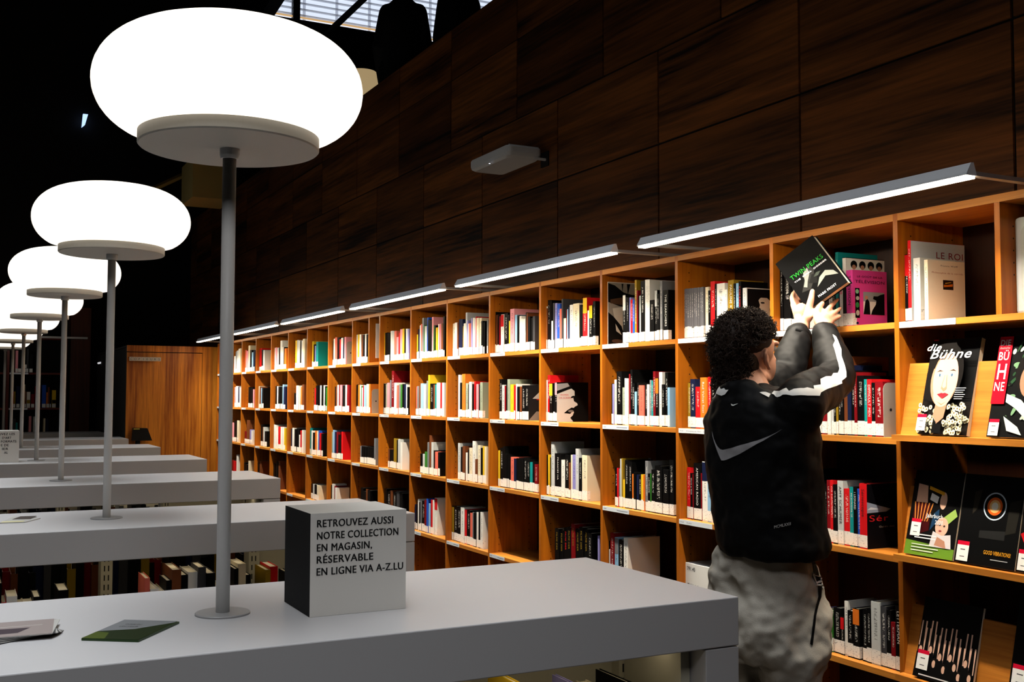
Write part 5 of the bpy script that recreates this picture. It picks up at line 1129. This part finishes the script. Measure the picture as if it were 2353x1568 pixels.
m = MB(); art(m, BL, u, v, n, [((34, 34, 33), [(.1, .3), (.34, .48), (.42, .6), (.56, .62), (.6, .5), (.44, .34), (.3, .26)]), ((112, 114, 110), [(.2, .36), (.3, .44), (.36, .56), (.5, .6), (.48, .5), (.34, .4), (.26, .32)]), ((14, 14, 14), [(.34, .36), (.5, .46), (.6, .42), (.5, .28)]), ((118, 122, 116), [(.44, .22), (.6, .34), (.78, .38), (.92, .3), (.96, .2), (.86, .24), (.72, .3), (.58, .26)]), ((50, 56, 50), [(.5, .4), (.6, .44), (.7, .42), (.6, .38)])]); build(m, 'cover_art', t)
m = MB(); text(m, 'TWIN PEAKS', BL+u*.08+v*.57+n*.0016, un, vn, .018, mat('green_foil', (26, 118, 36), .5, spec=.1), width=u.length*.84, weight=.01); text(m, 'THE  FINAL  DOSSIER', BL+u*.1+v*.5+n*.0016, un, vn, .006, WHITE, width=u.length*.84); text(m, 'MARK FROST', BL+u*.34+v*.06+n*.0016, un, vn, .009, WHITE, width=u.length*.46); build(m, 'cover_title', t)
m = MB(); q = BL-un*(bb+.0004); m.hexa([q+v*.02-n*th*.9, q+v*.02-n*th*.9+un*.0003, q+v*.3-n*th*.9+un*.0003, q+v*.3-n*th*.9, q+v*.02-n*th*.1, q+v*.02-n*th*.1+un*.0003, q+v*.3-n*th*.1+un*.0003, q+v*.3-n*th*.1], mat('green_foil', (26, 118, 36), .5, spec=.1)); build(m, 'spine_band', t)

# --- two people upstairs, dark against the window
def bystander(px, depth, sc, lab, turn, arm, wf):
    C0 = CAM+ray(px, 60)*depth; x, y = C0.x, C0.y; zf = 3.2
    f = V((math.sin(turn), math.cos(turn), 0)); s = V((math.cos(turn), -math.sin(turn), 0)); b0 = V((x, y, zf))
    CL = mat('dark_coat', (11, 11, 12), .8); sk = SKN
    def P(a, c, z): return b0+s*a*sc+f*c*sc+Z_*z*sc
    b = MB()
    b.tube([P(0, 0, 1.43), P(0, .01, 1.56)], [.055*sc, .05*sc], sk); b.ell(P(0, .015, 1.66), (s*.075*sc, f*.095*sc, Z_*.115*sc), sk); b.tube([P(0, .1, 1.67), P(0, .115, 1.63)], [.01, .014], sk)
    for sg in (1, -1):
        b.ell(P(.078*sg, 0, 1.65), (s*.012, f*.018, Z_*.03), sk)
        hw = P(.2*wf*sg, .08 if not arm else .16, .86); el = P(.215*wf*sg, -.02, 1.12)
        b.tube([P(.16*wf*sg, 0, 1.4), el, hw], [.05*sc, .042*sc, .028*sc], sk)
        for k in range(4): b.tube([hw+f*(.012*(k-1.5)), hw+f*(.014*(k-1.5))-Z_*.05, hw+f*(.014*(k-1.5))-Z_*(.085-.006*abs(k-1.5))-s*sg*.012], [.013, .009, .007], sk, 8)
        b.tube([hw-Z_*.01+f*.02, hw-Z_*.04+f*.045, hw-Z_*.065+f*.05], [.013, .01, .008], sk, 8)
        b.tube([P(.09*sg, 0, .92), P(.095*sg, .01, .5), P(.1*sg, -.01, .08)], [.085*sc, .06*sc, .04*sc], sk); b.tube([P(.1*sg, -.04, .045), P(.11*sg, .13, .035)], [.04, .032], sk)
    b.ell(P(0, 0, 1.2), (s*.14*wf*sc, f*.1*sc, Z_*.28*sc), sk); b.ell(P(0, 0, .95), (s*.13*sc, f*.11*sc, Z_*.14*sc), sk)
    o = remesh(b, 'person', None, .012, [sk], 3, loc=tuple(b0)); tag(o, lab, 'person')
    m = MB()
    m.loft([[P(a*wf*math.cos(q), c*math.sin(q), z) for q in [2*math.pi*i/24 for i in range(24)]] for z, a, c in ((.62, .2, .15), (.9, .2, .15), (1.15, .205, .145), (1.33, .21, .13), (1.43, .16, .1), (1.5, .075, .075))], CL)
    for sg in (1, -1):
        hw = P(.2*wf*sg, .08 if not arm else .16, .86); el = P(.215*wf*sg, -.02, 1.12); m.tube([P(.14*wf*sg, 0, 1.39), el, el.lerp(hw, .85)], [.072*sc, .06*sc, .048*sc], CL, 16)
    remesh(m, 'coat', o, .014, [CL], 4)
    m = MB()
    for sg in (1, -1): m.tube([P(.085*sg, 0, .95), P(.095*sg, .01, .5), P(.1*sg, -.01, .06)], [.1*sc, .08*sc, .065*sc], CL, 16)
    build(m, 'trousers', o, smooth=True)
    m = MB(); m.ell(P(0, -.005, 1.69), (s*.086*sc, f*.1*sc, Z_*.105*sc), HAIR); m.ell(P(0, -.045, 1.56), (s*.085*sc, f*.055*sc, Z_*.14*sc), HAIR); build(m, 'hair', o, smooth=True)
    for sg in (1, -1):
        m = MB(); m.tube([P(.1*sg, -.05, .045), P(.11*sg, .15, .04)], [.052, .042], BLACK, 14, flat=(Z_, .9)); build(m, 'shoe', o, smooth=True)
bystander(926, 8.75, 1.09, 'dark silhouetted person upstairs, left of the two against the bright window', .5, True, .78)
bystander(1054, 8.35, 1.04, 'dark silhouetted person upstairs, right of the two, mostly hidden by the parapet', .2, False, .66)
